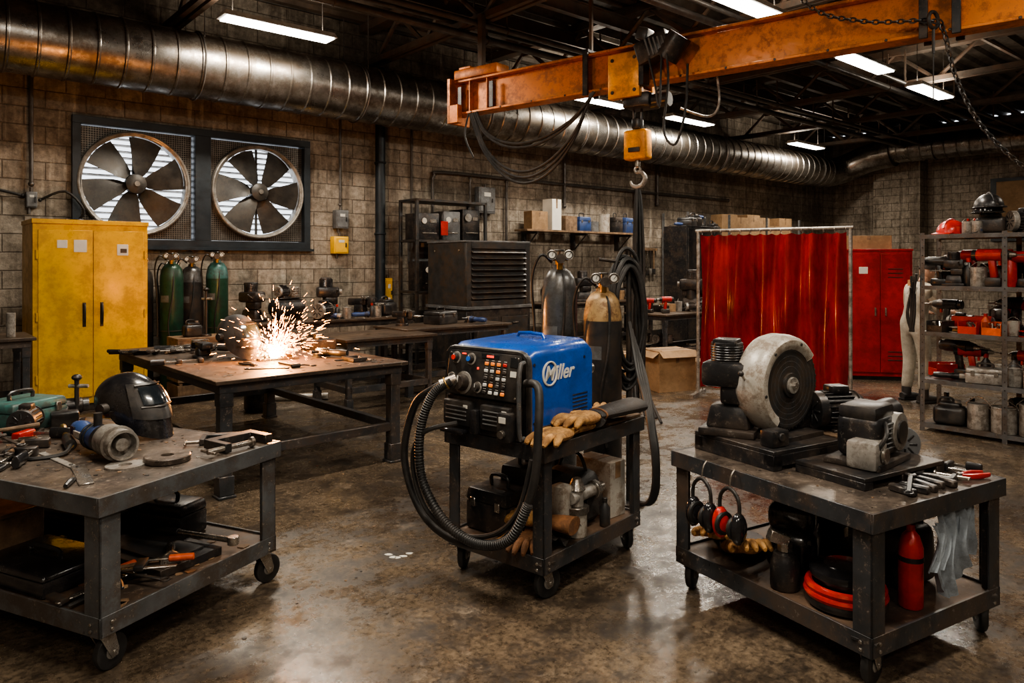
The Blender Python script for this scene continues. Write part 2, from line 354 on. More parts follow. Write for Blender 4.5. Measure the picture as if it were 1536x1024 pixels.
def p_bin(b,w=.14,d=.2,h=.1,m='red'):
    t=.005; b.box((0,0,t/2),(w,d,t),M[m]); b.box((-w/2,0,h/2),(t,d,h),M[m]); b.box((w/2,0,h/2),(t,d,h),M[m]); b.box((0,d/2,h/2),(w,t,h),M[m]); b.box((0,-d/2,h*.3),(w,t,h*.6),M[m])
    for i in range(6):
        b.cyl((random.uniform(-w*.35,w*.35),random.uniform(-d*.4,d*.4),.01),(random.uniform(-w*.35,w*.35),random.uniform(-d*.4,d*.4),h*.9),.008,M['chrome'],n=8)
def p_box(b,w=.35,d=.3,h=.25,m='card',open_=False):
    b.box((0,0,h/2),(w,d,h),M[m]); b.box((0,0,h+.0015),(w*.98,.05,.003),M['wood']); b.box((0,-d/2-.001,h*.85),(.05,.003,h*.3),M['wood'])
    if open_:
        b.box((-w*.55,0,h*.93),(w*.3,d,.006),M[m],rot=(0,-35,0)); b.box((0,-d*.6,h*.93),(w,d*.3,.006),M[m],rot=(35,0,0))
def p_clampC(b,m='blackm'):
    P=[(.09,-.02),(.09,.0),(.02,.0),(.02,.11),(.09,.11),(.09,.135),(-.012,.135),(-.012,-.02)]
    b.prism([(x*1.4,y*1.4) for x,y in P],.03,M[m])
    b.cyl((.115,-.1,.015),(.115,.10,.015),.009,M['chrome'],n=10); b.cyl((.115,.09,.015),(.115,.105,.015),.018,M['chrome'],n=12)
    b.cyl((.07,-.095,.015),(.16,-.095,.015),.005,M['chrome'],n=8)
def p_barclamp(b,m='blackm',h='orangep'):
    b.box((0,0,.012),(.36,.024,.008),M['chrome']); b.rbox((.15,-.04,.014),(.04,.11,.024),M[m],.006); b.rbox((-.02,-.04,.014),(.045,.11,.026),M[m],.006)
    b.cyl((-.02,-.08,.016),(-.13,-.08,.016),.006,M['chrome'],n=8); b.cyl((-.13,-.08,.018),(-.24,-.08,.018),.016,M[h],n=10)
def p_plier(b,m='red'):
    for sg in (-1,1):
        b.tube([(.0,0,.012),(-.05,sg*.022,.012),(-.11,sg*.03,.012),(-.18,sg*.022,.012)],[.009,.01,.011,.008],M[m],n=8)
        b.box((.035,sg*.006,.012),(.07,.010,.012),M['chrome'],rot=(0,0,-sg*4))
    b.cyl((0,0,0),(0,0,.024),.015,M['chrome'],n=14)
def p_wrench(b,L=.28,m='chrome'):
    b.box((0,0,.005),(L,.02,.008),M[m])
    b.prism([(.025*math.cos(a),.025*math.sin(a)) for a in [rad(40+28*i) for i in range(11)]]+[(.004,0)],.01,M[m],T(L/2+.012,0,0))
    b.torus((-L/2-.012,0,.006),.017,.006,M[m],n=16,k=6)
def p_hammer(b,m=None):
    b.tube([(-.14,0,.015),(0,0,.013),(.12,0,.013)],[.014,.010,.011],M['wood'],n=8); b.cyl((.13,-.05,.016),(.13,.03,.016),.016,M['steel'],n=12); b.box((.13,.05,.016),(.02,.05,.012),M['steel'])
def p_vise(b,m='blackm'):
    b.cyl((0,0,0),(0,0,.03),.08,M[m],n=24); b.rbox((0,0,.07),(.12,.1,.09),M[m],.015,tx=.8); b.rbox((-.02,0,.14),(.2,.09,.07),M[m],.014)
    b.rbox((.13,0,.135),(.06,.1,.10),M[m],.012); b.box((.085,0,.18),(.02,.13,.03),M['chrome']); b.box((.055,0,.18),(.02,.13,.03),M['chrome'])
    b.cyl((.16,0,.12),(.26,0,.12),.012,M['chrome']); b.cyl((.25,-.08,.12),(.25,.08,.12),.006,M['chrome'],n=8)
def p_glove(b,m='tan',cuff='tan',L=.14):
    b.ell((0,0,.024),(.062,.052,.024),M[m],n=18)
    for k,(y,l,a) in enumerate([(-.036,.085,-10),(-.013,.102,-3),(.011,.095,4),(.034,.074,12)]):
        x0=.035; c=math.cos(rad(a)); s_=math.sin(rad(a))
        b.tube([(x0,y,.024),(x0+l*.45*c,y+l*.45*s_,.032),(x0+l*.8*c,y+l*.8*s_,.024),(x0+l*c,y+l*s_,.012)],[.0145,.0145,.0135,.007],M[m],n=10)
    b.tube([(-.02,-.035,.024),(.01,-.07,.022),(.045,-.088,.018),(.062,-.09,.014)],[.02,.017,.015,.008],M[m],n=10)
    b.tube([(-.045,0,.024),(-.07,0,.026),(-.07-L*.5,0,.028),(-.07-L,0,.028)],[.040,.042,.055,.062],M[cuff],n=18,flat=.45)
    b.tube([(-.066,0,.026),(-.074,0,.026)],[.045,.045],M['brown'],n=18,flat=.5,sub=1)
def p_press(b,m='blackm'):
    b.rbox((0,0,.02),(.3,.24,.04),M[m],.008); b.rbox((0,0,.10),(.24,.18,.13),M[m],.02,tx=.8,ty=.8)
    b.cyl((0,.03,.15),(0,.03,.30),.06,M['steel']); b.rbox((0,0,.33),(.28,.22,.14),M[m],.03); b.rbox((.04,-.02,.22),(.16,.14,.10),M[m],.02); b.cyl((-.02,0,.38),(-.02,0,.5),.085,M[m],n=22)
    for i in range(7): b.torus((-.02,0,.395+.014*i),.086,.004,M[m],n=22,k=5)
    b.rbox((-.02,0,.50),(.13,.13,.04),M[m],.01); b.cyl((.1,-.08,.3),(.1,-.2,.36),.008,M['chrome']); b.ell((.1,-.2,.36),.016,M['black'],n=10,k=6)
    b.cyl((.13,0,.33),(.18,0,.33),.035,M['alu'])
def p_compressor(b,m='blackm'):
    b.cyl((-.2,0,.16),(.2,0,.16),.12,M[m],n=26); b.ell((-.2,0,.16),(.05,.12,.12),M[m]); b.ell((.2,0,.16),(.05,.12,.12),M[m])
    for x in (-.15,.15): b.box((x,0,.03),(.03,.2,.06),M[m])
    b.box((0,0,.285),(.34,.14,.012),M[m]); b.push(T(-.06,0,.29)@S(.7,.7,.7)); p_motor(b); b.pop(); b.rbox((.12,0,.36),(.09,.11,.14),M['alu'],.012)
    for i in range(4): b.box((.12,0,.32+.03*i),(.11,.13,.006),M['alu'])
def p_tank(b,m='black'):
    b.rbox((0,0,.11),(.3,.22,.2),M[m],.05,3); b.rbox((0,0,.22),(.2,.15,.05),M[m],.02); b.cyl((.07,0,.23),(.07,0,.27),.03,M['alu']); b.tube([(-.1,0,.2),(-.09,0,.28),(.02,0,.28),(.03,0,.2)],.012,M[m])
def p_spool(b,m='red',m2='black'):
    b.cyl((0,0,0),(0,0,.01),.1,M[m],n=28); b.cyl((0,0,.01),(0,0,.07),.06,M[m2],n=24); b.cyl((0,0,.07),(0,0,.08),.1,M[m],n=28)
def p_rod(b,l=.45,m='blackm'):
    b.cyl((0,0,0),(0,.0,.02),.05,M[m]); b.cyl((0,0,.02),(0,0,l),.014,M['steel'],n=10); b.ell((0,0,l),(.03,.03,.02),M[m],n=12,k=6); b.cyl((-.05,0,l*.8),(.07,0,l*.8),.012,M['alu'],n=8)
CL=[(p_toolcase,dict(w=.26,d=.18,h=.14)),(p_can,dict(r=.055,h=.15)),(p_bottle,dict()),(p_drill,dict(m='blackm')),(p_drill,dict(m='red')),(p_grinder,dict(m='black')),
    (p_motor,dict(L=.2,r=.06)),(p_bin,dict(m='red')),(p_bin,dict(m='blackm')),(p_can,dict(r=.04,h=.12,m='white')),(p_vise,dict()),(p_bottle,dict(m='grey',c='black')),(p_tank,dict()),(p_box,dict(w=.2,d=.16,h=.12)),(p_press,dict()),(p_rod,dict())]

# ---------------------------------------------------------------- room frame
RZ=40.8; cd,sd=math.cos(rad(RZ)),math.sin(rad(RZ))
def W(s,w,z=0): return Vector((s*cd-w*sd,s*sd+w*cd,z))
def WB(name,s,w,z=0): return B(name,W(s,w,z),RZ)
S0,S1,W0,W1,ZC=-4,23,-5,11,5.7
b=B('floor',(0,0,0),RZ); b.bb(S0-.2,S1+.2,W0-.2,W1+.2,-.1,0,M['floor']); b.done(bevel=0)
b=B('wall_back',(0,0,0),RZ)
wx0,wx1,wz0,wz1=1.9,5.2,1.93,3.64
b.bb(S0-.2,wx0,W1,W1+.25,0,ZC,M['wallx']); b.bb(wx1,S1+.2,W1,W1+.25,0,ZC,M['wallx']); b.bb(wx0,wx1,W1,W1+.25,0,wz0,M['wallx']); b.bb(wx0,wx1,W1,W1+.25,wz1,ZC,M['wallx']); b.done(bevel=0)
b=B('wall_right',(0,0,0),RZ); b.bb(S1,S1+.2,W0,W1,0,ZC,M['wally']); b.done(bevel=0)
b=B('wall_left',(0,0,0),RZ); b.bb(S0-.2,S0,W0,W1,0,ZC,M['wally']); b.done(bevel=0)
b=B('wall_front',(0,0,0),RZ); b.bb(S0,S1,W0-.2,W0,0,ZC,M['wallx']); b.done(bevel=0)
b=B('trim_1',(0,0,0),RZ); b.bb(22.4,S1,8.2,9.5,0,ZC,M['wally']); b.done()
b=B('baseboard_back',(0,0,0),RZ); b.bb(S0,22.9,W1-.02,W1,0,.12,M['steel']); b.done()
b=B('ceiling',(0,0,0),RZ)
prof=[]; w=W0-.2
while w<W1+.2: prof+=[(w,ZC),(w+.12,ZC),(w+.16,ZC+.07),(w+.28,ZC+.07)]; w+=.32
poly=prof+[(w,ZC+.25),(W0-.2,ZC+.25)]
vs=[(S0-.2,y,z) for y,z in poly]+[(S1+.2,y,z) for y,z in poly]; n=len(poly)
b.add(vs,[(i,(i+1)%n,n+(i+1)%n,n+i) for i in range(n)],M['deck']); b.done(bevel=0)
for k,s in enumerate([-2.5,.6,3.1,6.2,8.9,11.6,14.4,17.2,20]):
    b=B('roof_truss',W(s,0,0),RZ)
    for dx in (-.06,.06): b.bb(dx-.035,dx+.035,W0,W1,4.97,5.06,M['truss'])
    b.bb(-.10,.10,W0,W1,5.56,5.69,M['truss'])
    w=W0+.2; up=True
    while w+.7<W1:
        b.cyl((0,w,5.02 if up else 5.6),(0,w+.7,5.6 if up else 5.02),.036,M['truss'],n=6)
        if up: b.box((0,w+.7,5.55),(.02,.22,.16),M['truss'])
        up=not up; w+=.7
    b.done(bevel=0)
for w in (-2,1.2,3.4,6.4,7.6,8.7):
    b=B('roof_purlin',W(0,w,0),RZ); b.bb(S0,S1,-.05,.05,5.36,5.54,M['truss']); b.bb(S0,S1,-.09,.09,5.54,5.56,M['truss']); b.done(bevel=0)
for w,z,r in ((8.2,4.9,.055),(7.75,4.92,.04),(8.5,5.15,.03),(5.6,4.88,.05),(5.3,4.9,.03),(2.6,4.9,.035)):
    b=B('ceiling_pipe',W(0,w,0),RZ); b.cyl((S0,0,z),(S1,0,z),r,M['pipe'],n=12)
    s=S0+1
    while s<S1: b.box((s,0,z+.3),(.012,.03,.6),M['truss']); b.torus((s,0,z),r+.006,.008,M['truss'],rot=(0,90,0),n=12,k=5); s+=2.4
    b.done(bevel=0)
def duct(name,loc,rz,L,r,step=.3,z=0,extra=None):
    b=B(name,loc,rz); pr=[]; x=0
    while x<L:
        pr+=[(r,x),(r,x+step*.86),(r+.014,x+step*.9),(r+.014,x+step*.96)]; x+=step
    pr.append((r,x)); b.lathe(pr,M['duct'],T(0,0,z)@R(0,90,0),n=40)
    x=1.2
    while x<L:
        b.torus((x,0,z),r+.02,.012,M['pipe'],rot=(0,90,0),n=32,k=6)
        b.cyl((x,-r*.9,z+.3),(x,-r*.9,5.6),.008,M['pipe'],n=6); b.cyl((x,r*.9,z+.3),(x,r*.9,5.6),.008,M['pipe'],n=6); x+=2.4
    if extra: extra(b)
    return b.done(bevel=0)
duct('ventilation_duct',W(-2.8,10.2),RZ,23.4,.43,z=4.34,extra=lambda b:[b.tube([(23.3,0,4.34),(23.8,-.02,4.34),(24.25,-.3,4.48),(24.4,-.9,4.72),(24.4,-1.6,4.82)],.40,M['duct'],n=28)])
duct('ventilation_duct',W(21.6,8.7),RZ-90,13,.33,z=4.85)

# exhaust window + fans
b=B('window_1',W(wx0,W1),RZ); WW=wx1-wx0; f=.1
y0,y1=-.06,.16
b.bb(0,WW,y0,y1,wz0,wz0+f,M['winframe']); b.bb(0,WW,y0,y1,wz1-f,wz1,M['winframe']); b.bb(0,f,y0,y1,wz0+f,wz1-f,M['winframe']); b.bb(WW-f,WW,y0,y1,wz0+f,wz1-f,M['winframe']); b.bb(WW/2-.11,WW/2+.11,y0,y1,wz0+f,wz1-f,M['winframe'])
b.bb(-.05,WW+.05,-.1,.0,wz0-.04,wz0,M['winframe'])
z=wz0+.12
while z<wz1-.1: b.box((WW/2,.20,z),(WW-.06,.05,.012),M['ring'],rot=(-24,0,0)); z+=.085
b.done()
def fan(sc,z0,ph):
    b=B('exhaust_fan',W(sc,W1),RZ); Rr=.68; hw=.76; n=48
    vs=[];fs=[]
    for i in range(n):
        a=2*math.pi*i/n; c,s_=math.cos(a),math.sin(a); k=1/max(abs(c),abs(s_))
        vs+=[(Rr*c,.07,z0+Rr*s_),(hw*c*k,.07,z0+min(hw,.745)*s_*k)]
    for i in range(n):
        j=(i+1)%n; fs.append((2*i,2*i+1,2*j+1,2*j))
    b.add(vs,fs,M['blade'])
    for i in range(-24,25):
        x=i*.031
        for sg in (-1,1):
            r2=Rr*Rr-x*x; zc=math.sqrt(r2) if r2>0 else 0
            if zc<.73: b.box((x,.055,z0+sg*(zc+.74)/2),(.006,.004,.74-zc),M['ring'])
            if zc<.73: b.box((sg*(zc+.75)/2,.05,z0+x*.97),(.75-zc,.004,.006),M['ring'])
    b.push(T(0,0,z0)@R(90,0,0))
    b.lathe([(Rr-.02,-.14),(Rr-.035,.0),(Rr-.03,.05),(Rr,.06),(Rr+.035,.04),(Rr+.03,-.07)],M['ring'],n=56,cap=False)
    b.torus((0,0,.05),Rr+.01,.022,M['ring'],n=56,k=8)
    b.lathe([(.13,-.04),(.14,.04),(.13,.075),(.08,.1),(.05,.105),(0.001,.11)],M['blade'],n=28); b.cyl((0,0,.1),(0,0,.125),.035,M['ring'],n=16)
    for i in range(6):
        b.push(R(0,0,ph+60*i))
        def bl(u,v,o=0):
            r=.11+(.640-.11)*v; wd=(.14+.33*v**.9); ang=(u-.5)*wd/max(r,.2)*.95+.10*v
            return (r*math.cos(ang),r*math.sin(ang),.0+(u-.5)*.09*(1-.3*v)+o)
        b.sheet(lambda u,v:bl(u,v),5,7,M['blade']); b.sheet(lambda u,v:bl(1-u,v,.004),5,7,M['blade']); b.pop()
    for a in (0,90): b.push(R(0,0,a)); b.box((0,0,-.09),(Rr*2,.035,.02),M['blade']); b.pop()
    b.cyl((0,0,-.14),(0,0,-.04),.1,M['blade'],n=20)
    b.pop(); b.done(bevel=0)
fan(2.66,2.785,12); fan(4.38,2.785,-8)

# conduits
def conduit(pts,r=.025,m='pipe'):
    b=B('electrical_conduit',W(0,10.94),RZ); b.tube(pts,r,M[m],n=8,sub=4)
    for p in (pts[0],pts[-1]): b.ell(p,r*1.5,M[m],n=8,k=5)
    b.done(bevel=0)
conduit([(7.55,0,2.22),(7.55,0,3.1),(7.58,0,3.28),(7.8,0,3.36),(10,0,3.36),(17,0,3.36)],.03); conduit([(7.1,0,2.25),(7.1,0,4.2)],.02); conduit([(7.35,0,.2),(7.35,0,1.56)],.022)
conduit([(1.45,0,2.7),(1.45,0,4.2)],.025); conduit([(.1,0,2.35),(.6,0,2.6),(1.0,0,2.62),(1.36,0,2.55)],.018,'rubber'); conduit([(1.54,-.03,2.5),(1.8,-.12,2.62),(2.0,-.16,2.4),(1.95,-.1,2.25)],.016,'rubber')
conduit([(9.3,0,.2),(9.3,0,3.3)],.025); conduit([(10.9,0,2.9),(10.9,0,4.2)],.03); conduit([(13.2,0,2.2),(13.2,0,3.3)],.025); conduit([(5.72,0,2.66),(5.72,0,4.2)],.02); conduit([(8.4,0,.2),(8.4,0,3.3)],.018); conduit([(14.0,0,3.1),(14.0,0,4.2)],.03)
b=B('drain_pipe',W(6.42,10.85),RZ); b.cyl((0,0,0),(0,0,5.0),.085,M['winframe'],n=18)
for z in (1,2.2,3.4): b.torus((0,0,z),.09,.015,M['winframe'],n=18,k=6); b.box((0,.1,z),(.06,.08,.04),M['winframe'])
b.done()
def ebox(name,s,z,w,h,m,d=.14):
    b=WB(name,s,W1-.005-d/2); b.rbox((0,0,z),(w,d,h),M[m],.01); b.box((0,-d/2-.004,z),(w*.82,.008,h*.84),M[m]); b.box((w*.3,-d/2-.015,z),(.02,.02,.07),M['black'])
    b.box((0,-d/2-.01,z+h*.22),(w*.4,.004,h*.15),M['paper']); b.cyl((0,0,z+h/2),(0,0,z+h/2+.06),.02,M['pipe'],n=10); b.cyl((-w*.2,0,z-h/2-.08),(-w*.2,0,z-h/2),.02,M['pipe'],n=10); b.done()
ebox('switch_box',5.72,2.42,.22,.30,'grey'); ebox('alarm_box',5.70,2.0,.26,.28,'yellowb'); ebox('electrical_disconnect_box',7.3,1.92,.5,.48,'grey',.2)
ebox('junction_box',1.45,2.5,.12,.2,'grey',.1); ebox('caution_sign_box',6.62,1.2,.14,.5,'yellowb',.1)
ebox('breaker_panel',8.75,2.9,.4,.5,'grey',.14)
b=WB('fire_extinguisher',7.85,10.84); b.lathe([(.07,1.45),(.085,1.47),(.085,1.86),(.06,1.93),(.025,1.96),(.025,2.0)],M['red'],n=20); b.box((0,-.02,2.02),(.05,.14,.03),M['black']); b.box((0,-.03,2.06),(.03,.15,.015),M['black'],rot=(15,0,0)); b.tube([(.03,0,2.0),(.12,0,1.95),(.12,0,1.6)],.012,M['rubber']); b.box((0,.1,1.7),(.05,.08,.06),M['steel']); b.box((0,-.086,1.68),(.08,.01,.16),M['paper']); b.done()

# lights
def light(s,w,power=150,up=0,z=4.7):
    b=WB('fluorescent_light',s,w); b.box((0,0,z+.05),(1.5,.30,.07),M['fixture'],tx=.96,ty=.75); b.box((0,0,z+.005),(1.42,.25,.02),M['lamp'])
    for x in (-.6,.6): b.cyl((x,0,z+.08),(x,0,5.56),.006,M['pipe'],n=6)
    ob=b.done(bevel=0)
    def ar(e,zz,flip,sy):
        ld=bpy.data.lights.new('lamp','AREA'); ld.shape='RECTANGLE'; ld.size=1.4; ld.size_y=sy; ld.energy=e; ld.color=(1,.89,.74)
        lo=bpy.data.objects.new('lamp',ld); scene.collection.objects.link(lo); lo.parent=ob; lo.location=(0,0,zz)
        if flip: lo.rotation_euler=(math.pi,0,0)
    ar(power,z-.03,False,.25)
    if up: ar(up,z+.10,True,.2)  # unseen upward lamp over the fixture, added to brighten the ceiling
for s,w,p,u in [(3.9,9.1,170,36),(10.2,9.3,140,40),(13,9.3,140,0),(18,9.3,160,40),(7.7,4.7,200,45),(11.3,4.9,150,0),(14,4.95,160,45),(1.6,4.6,195,34),(1.5,1.2,150,0),(5.5,.2,110,0),(-2.3,-.9,120,0),(.6,-2.9,120,0),(12,0,80,0)]: light(s,w,p,u)  # fixtures out of view, above and behind the camera, are added as foreground fill

# ---------------------------------------------------------------- yellow cabinet
b=B('storage_cabinet',W(1.29,9.62),RZ); w_,d_,h_=1.18,.8,2.18
b.bb(0,w_,0.02,d_,.08,h_,M['yellow']); b.bb(.03,w_-.03,.05,d_-.05,0,.08,M['blackm'])
b.bb(-.01,w_+.01,-.0,d_,h_-.03,h_+.02,M['yellow'])
for x0,x1 in ((.05,w_/2-.006),(w_/2+.006,w_-.05)): b.bb(x0,x1,-.005,.03,.16,h_-.1,M['yellow'])
for x in (w_/2-.09,w_/2+.09):
    b.tube([(x,-.01,1.0),(x,-.045,1.03),(x,-.045,1.2),(x,-.01,1.23)],.012,M['black'],sub=2); b.box((x,-.008,1.11),(.035,.01,.28),M['blackm'])
for z in (.4,1.1,1.8):
    for x in (.035,w_-.035): b.cyl((x,0,z-.05),(x,0,z+.05),.012,M['yellow'],n=10)
b.box((.28,-.008,1.92),(.1,.004,.09),M['paper']); b.box((.46,-.008,1.90),(.13,.004,.14),M['paper']); b.box((.9,-.008,1.86),(.12,.004,.13),M['paper']); b.box((.91,-.011,1.85),(.07,.004,.05),M['black'])
b.done(bevel=.006)
b=B('hand_tool_pile',W(2.0,10.0),RZ)
for i in range(7): b.place([p_plier,p_wrench,p_hammer][i%3],random.uniform(-.35,.3),random.uniform(-.15,.15),0,random.uniform(-25,25),m='blackm')
b.done(ground=2.2)

# gas cylinders
def gas(name,loc,r,h,m,cap=None,rz=0,extra=None):
    b=B(name,loc,rz); c=M[cap] if cap else M[m]
    b.lathe([(r*.9,0),(r,.02),(r,h*.82)],M[m],n=32)
    b.lathe([(r,h*.82),(r,h*.83),(r*.97,h*.86),(r*.85,h*.905),(r*.6,h*.935),(r*.35,h*.945),(r*.3,h*.96)],c,n=32)
    b.cyl((0,0,h*.955),(0,0,h*.99),r*.22,M['brass'],n=14); b.cyl((-.05,0,h*.985),(.06,0,h*.985),.016,M['brass'],n=10)
    b.cyl((0,0,h*.99),(0,0,h*1.02),.01,M['chrome'],n=8); b.torus((0,0,h*1.02),.034,.008,M['black'],n=16,k=6); b.box((0,0,h*1.02),(.06,.01,.008),M['black']); b.box((0,0,h*1.02),(.01,.06,.008),M['black'])
    b.torus((0,0,h*.985),r*.5,.008,c,n=20,k=6); b.torus((0,0,h*.45),r+.003,.006,M['steel'],n=28,k=5)
    b.sheet(lambda u,v:((r+.002)*math.cos(rad(-150+50*u)),(r+.002)*math.sin(rad(-150+50*u)),h*.66+v*.09),6,1,M['grey'])
    if extra: extra(b,h,r)
    return b.done(bevel=0)
def reg(b,h,r):
    for sg in (-1,1):
        b.push(T(sg*.06,-.09,h*1.0)@R(0,sg*8,0)); b.cyl((0,0,0),(0,-.035,0),.036,M['steel'],n=18); b.torus((0,-.035,0),.034,.004,M['chrome'],rot=(90,0,0),n=18,k=5); b.cyl((0,-.035,0),(0,-.037,0),.022,M['paper'],n=16); b.box((.006,-.038,.006),(.004,.002,.03),M['black'],rot=(0,30,0)); b.pop()
    b.cyl((0,0,h*.985),(0,-.13,h*.985),.026,M['brass'],n=12); b.cyl((0,-.05,h*.985),(0,-.05,h*.94),.022,M['brass'],n=12); b.cyl((0,-.13,h*.985),(0,-.16,h*.985),.034,M['blackm'],n=14)
    b.tube([(0,-.05,h*.94),(.03,-.12,h*.88),(.02,-r*1.2,h*.7),(-.03,-r*1.15,h*.5),(.01,-r*1.2,h*.3)],.01,M['rubber'],n=6)
    b.tube([(-.06,-.09,h*.97),(-.14,-.12,h*1.0),(-.2,-.05,h*.9),(-.18,0,h*.7),(-.17,0,h*.4)],.01,M['rubber'],n=6)
for i,(s,w,m,h) in enumerate([(2.95,10.35,'green',1.80),(3.27,10.55,'cyl2',1.76),(3.56,10.4,'green',1.82),(2.68,10.75,'cyl2',1.74),(3.1,10.80,'green',1.7)]): gas('gas_cylinder',W(s,w),.145,h,m,'cyl' if i==1 else ('teal' if i==2 else None),RZ-20,reg)
gas('gas_cylinder',(.345,5.35,0),.13,1.76,'cyl',None,0,reg)
gas('gas_cylinder',(.62,5.02,0),.13,1.60,'cyl2','rustcap',0,reg)
b=B('cable_coil',(.84,5.18,0),20)
for i in range(12):
    r=.26+random.uniform(-.05,.05); zc=1.36+random.uniform(-.05,.05)
    b.tube([(r*.5*math.cos(a)+random.uniform(-.01,.01)-.02,-.03+i*.011,zc+r*1.6*math.sin(a)-.06) for a in [2*math.pi*k/12 for k in range(12)]],.014,M['rubber'],n=7,closed=True,sub=3)
b.cyl((-.24,.03,1.73),(.02,.03,1.70),.012,M['steel']); b.cyl((0,.03,0),(0,.03,1.74),.02,M['steel']); b.cyl((0,.03,0),(0,.03,.02),.12,M['steel'])
b.done(bevel=0)

# ---------------------------------------------------------------- carts and tables
def caster(b,x,y,top,r=.075,ang=20):
    b.push(T(x,y,0)@R(0,0,ang)); b.box((0,0,top-.006),(.1,.1,.012),M['steel']); b.cyl((0,0,top-.03),(0,0,top-.008),.032,M['chrome'],n=16)
    for sg in (-1,1): b.prism([(-.035,top-.025),(.035,top-.025),(.055,r+.01),(.05,r-.02),(.02,r-.02)],.005,M['chrome'],T(0,sg*.028+.0025,0)@R(90,0,0))
    b.box((0,0,top-.028),(.07,.06,.006),M['chrome'])
    b.push(T(.034,.018,r)@R(90,0,0)); b.lathe([(r*.5,0),(r*.52,-.002),(r*.8,-.001),(r*.97,.004),(r,.012),(r,.026),(r*.97,.034),(r*.8,.038),(r*.5,.036)],M['rubber'],n=28); b.lathe([(.012,-.006),(r*.5,.002),(r*.5,.034),(.012,.042)],M['alu'],n=20); b.pop()
    b.cyl((.034,-.035,r),(.034,.035,r),.008,M['chrome'],n=10); b.pop()
def cart(name,loc,rz,L,Wd,H,sz,leg=.06,fm='frame',topm='top',wr=.075,ap=.08,ov=.03):
    b=B(name,loc,rz); fm=M[fm]
    b.bb(.006,L-.006,.006,Wd-.006,H-.012,H-.002,M[topm])
    for a in ((0,L,0,.012),(0,L,Wd-.012,Wd)): b.bb(*a,H-ap,H,fm)
    for a in ((0,.012,.012,Wd-.012),(L-.012,L,.012,Wd-.012)): b.bb(*a,H-ap,H,fm)
    b.bb(ov,L-ov,ov,Wd-ov,sz-.012,sz,M['shelf'])
    o=ov-.012
    for a in ((o,L-o,o,o+.012),(o,L-o,Wd-o-.012,Wd-o)): b.bb(*a,sz-ap*.9,sz+.012,fm)
    for a in ((o,o+.012,o,Wd-o),(L-o-.012,L-o,o,Wd-o)): b.bb(*a,sz-ap*.9,sz+.012,fm)
    bot=wr*2+.035
    for x in (0,1):
        for y in (0,1):
            X=ov if x==0 else L-ov; Y=ov if y==0 else Wd-ov; sx=1 if x==0 else -1; sy=1 if y==0 else -1
            b.bb(X-sx*.01,X+sx*leg,Y-sy*.01,Y-sy*.002,bot+.0,H-.014,fm); b.bb(X-sx*.01,X-sx*.002,Y-sy*.01,Y+sy*leg,bot,H-.014,fm)
            b.bb(X,X+sx*leg*.55,Y,Y+sy*leg*.55,bot,H-.014,fm)
            for z in (H-ap*.35,H-ap*.75,sz-.02,sz-.05):
                b.cyl((X+sx*leg*.5,Y-sy*.018,z),(X+sx*leg*.5,Y-sy*.01,z),.008,M['chrome'],n=8); b.cyl((X-sx*.018,Y+sy*leg*.5,z),(X-sx*.01,Y+sy*leg*.5,z),.008,M['chrome'],n=8)
            caster(b,X+sx*.04,Y+sy*.04,bot,wr,ang=random.uniform(-30,60))
    return b
def fr(c,a): return lambda lx,ly:Vector((c[0]+lx*math.cos(rad(a))-ly*math.sin(rad(a)),c[1]+lx*math.sin(rad(a))+ly*math.cos(rad(a)),0))
LC=(-1.668,2.96,0); LU=fr(LC,66)
cart('tool_cart',LC,66,1.06,1.9,.75,.24,leg=.085,fm='frameL').done()
MC=(.16,3.62,0); MA=50; ML=fr(MC,MA)
b=cart('welding_cart',MC,MA,.98,.70,.79,.215,leg=.06,wr=.08); b.bb(.62,.97,.02,.68,.79,.805,M['wood']); b.done()
RC=(1.41,2.86,0); RA=30; RL=fr(RC,RA)
cart('machine_cart',RC,RA,.98,1.15,.72,.21,leg=.075,wr=.082).done()
def table(name,loc,rz,L,Wd,H,leg=.07,shelf=None,ap=.07,tm='wtop',fmm='blackm'):
    b=B(name,loc,rz); fm=M[fmm]
    b.bb(0,L,0,Wd,H-.03,H,M[tm])
    for a in ((.04,L-.04,.04,.06),(.04,L-.04,Wd-.06,Wd-.04),(.04,.06,.06,Wd-.06),(L-.06,L-.04,.06,Wd-.06)): b.bb(*a,H-.03-ap,H-.03,fm)
    for x in (.05,L-.05-leg):
        for y in (.05,Wd-.05-leg):
            b.bb(x,x+leg,y,y+leg,.02,H-.03,fm); b.bb(x-.02,x+leg+.02,y-.02,y+leg+.02,0,.02,fm); b.box((x+leg/2,y+leg/2,H-.15),(leg+.012,leg+.012,.1),fm); b.box((x+leg/2,y+leg/2,.09),(leg+.02,leg+.02,.14),fm)
    if shelf:
        z=shelf; c=leg/2+.05
        for a in ((c,L-c,c-.03,c+.03),(c,L-c,Wd-c-.03,Wd-c+.03),(c-.03,c+.03,c,Wd-c),(L-c-.03,L-c+.03,c,Wd-c)): b.bb(*a,z,z+.07,fm)
    return b
WTc=(-2.10,5.20,0); WTa=42.5; WT=fr(WTc,WTa)
table('welding_table',WTc,WTa,1.64,2.65,.86,.09,.27,.07,fmm='frame').done(bevel=.004)
table('work_table',(-1.86,8.2,0),RZ,1.25,.95,.84,.06,.22,fmm='frame').done()
table('work_table',(-1.32,9.25,0),RZ,1.75,.85,.86,.06,.22,fmm='frame').done()
table('workbench',W(3.5,9.1),RZ,2.5,.85,.93,.07,.2).done()
table('workbench',W(9.5,9.95),RZ,3.2,.85,.93,.07,.2).done()
table('side_table',W(.2,8.55),RZ,.98,.8,.97,.06,.2,fmm='frame').done()
b=B('bench_vise',W(.75,8.95),RZ-60); p_vise(b); b.done(ground=.97)
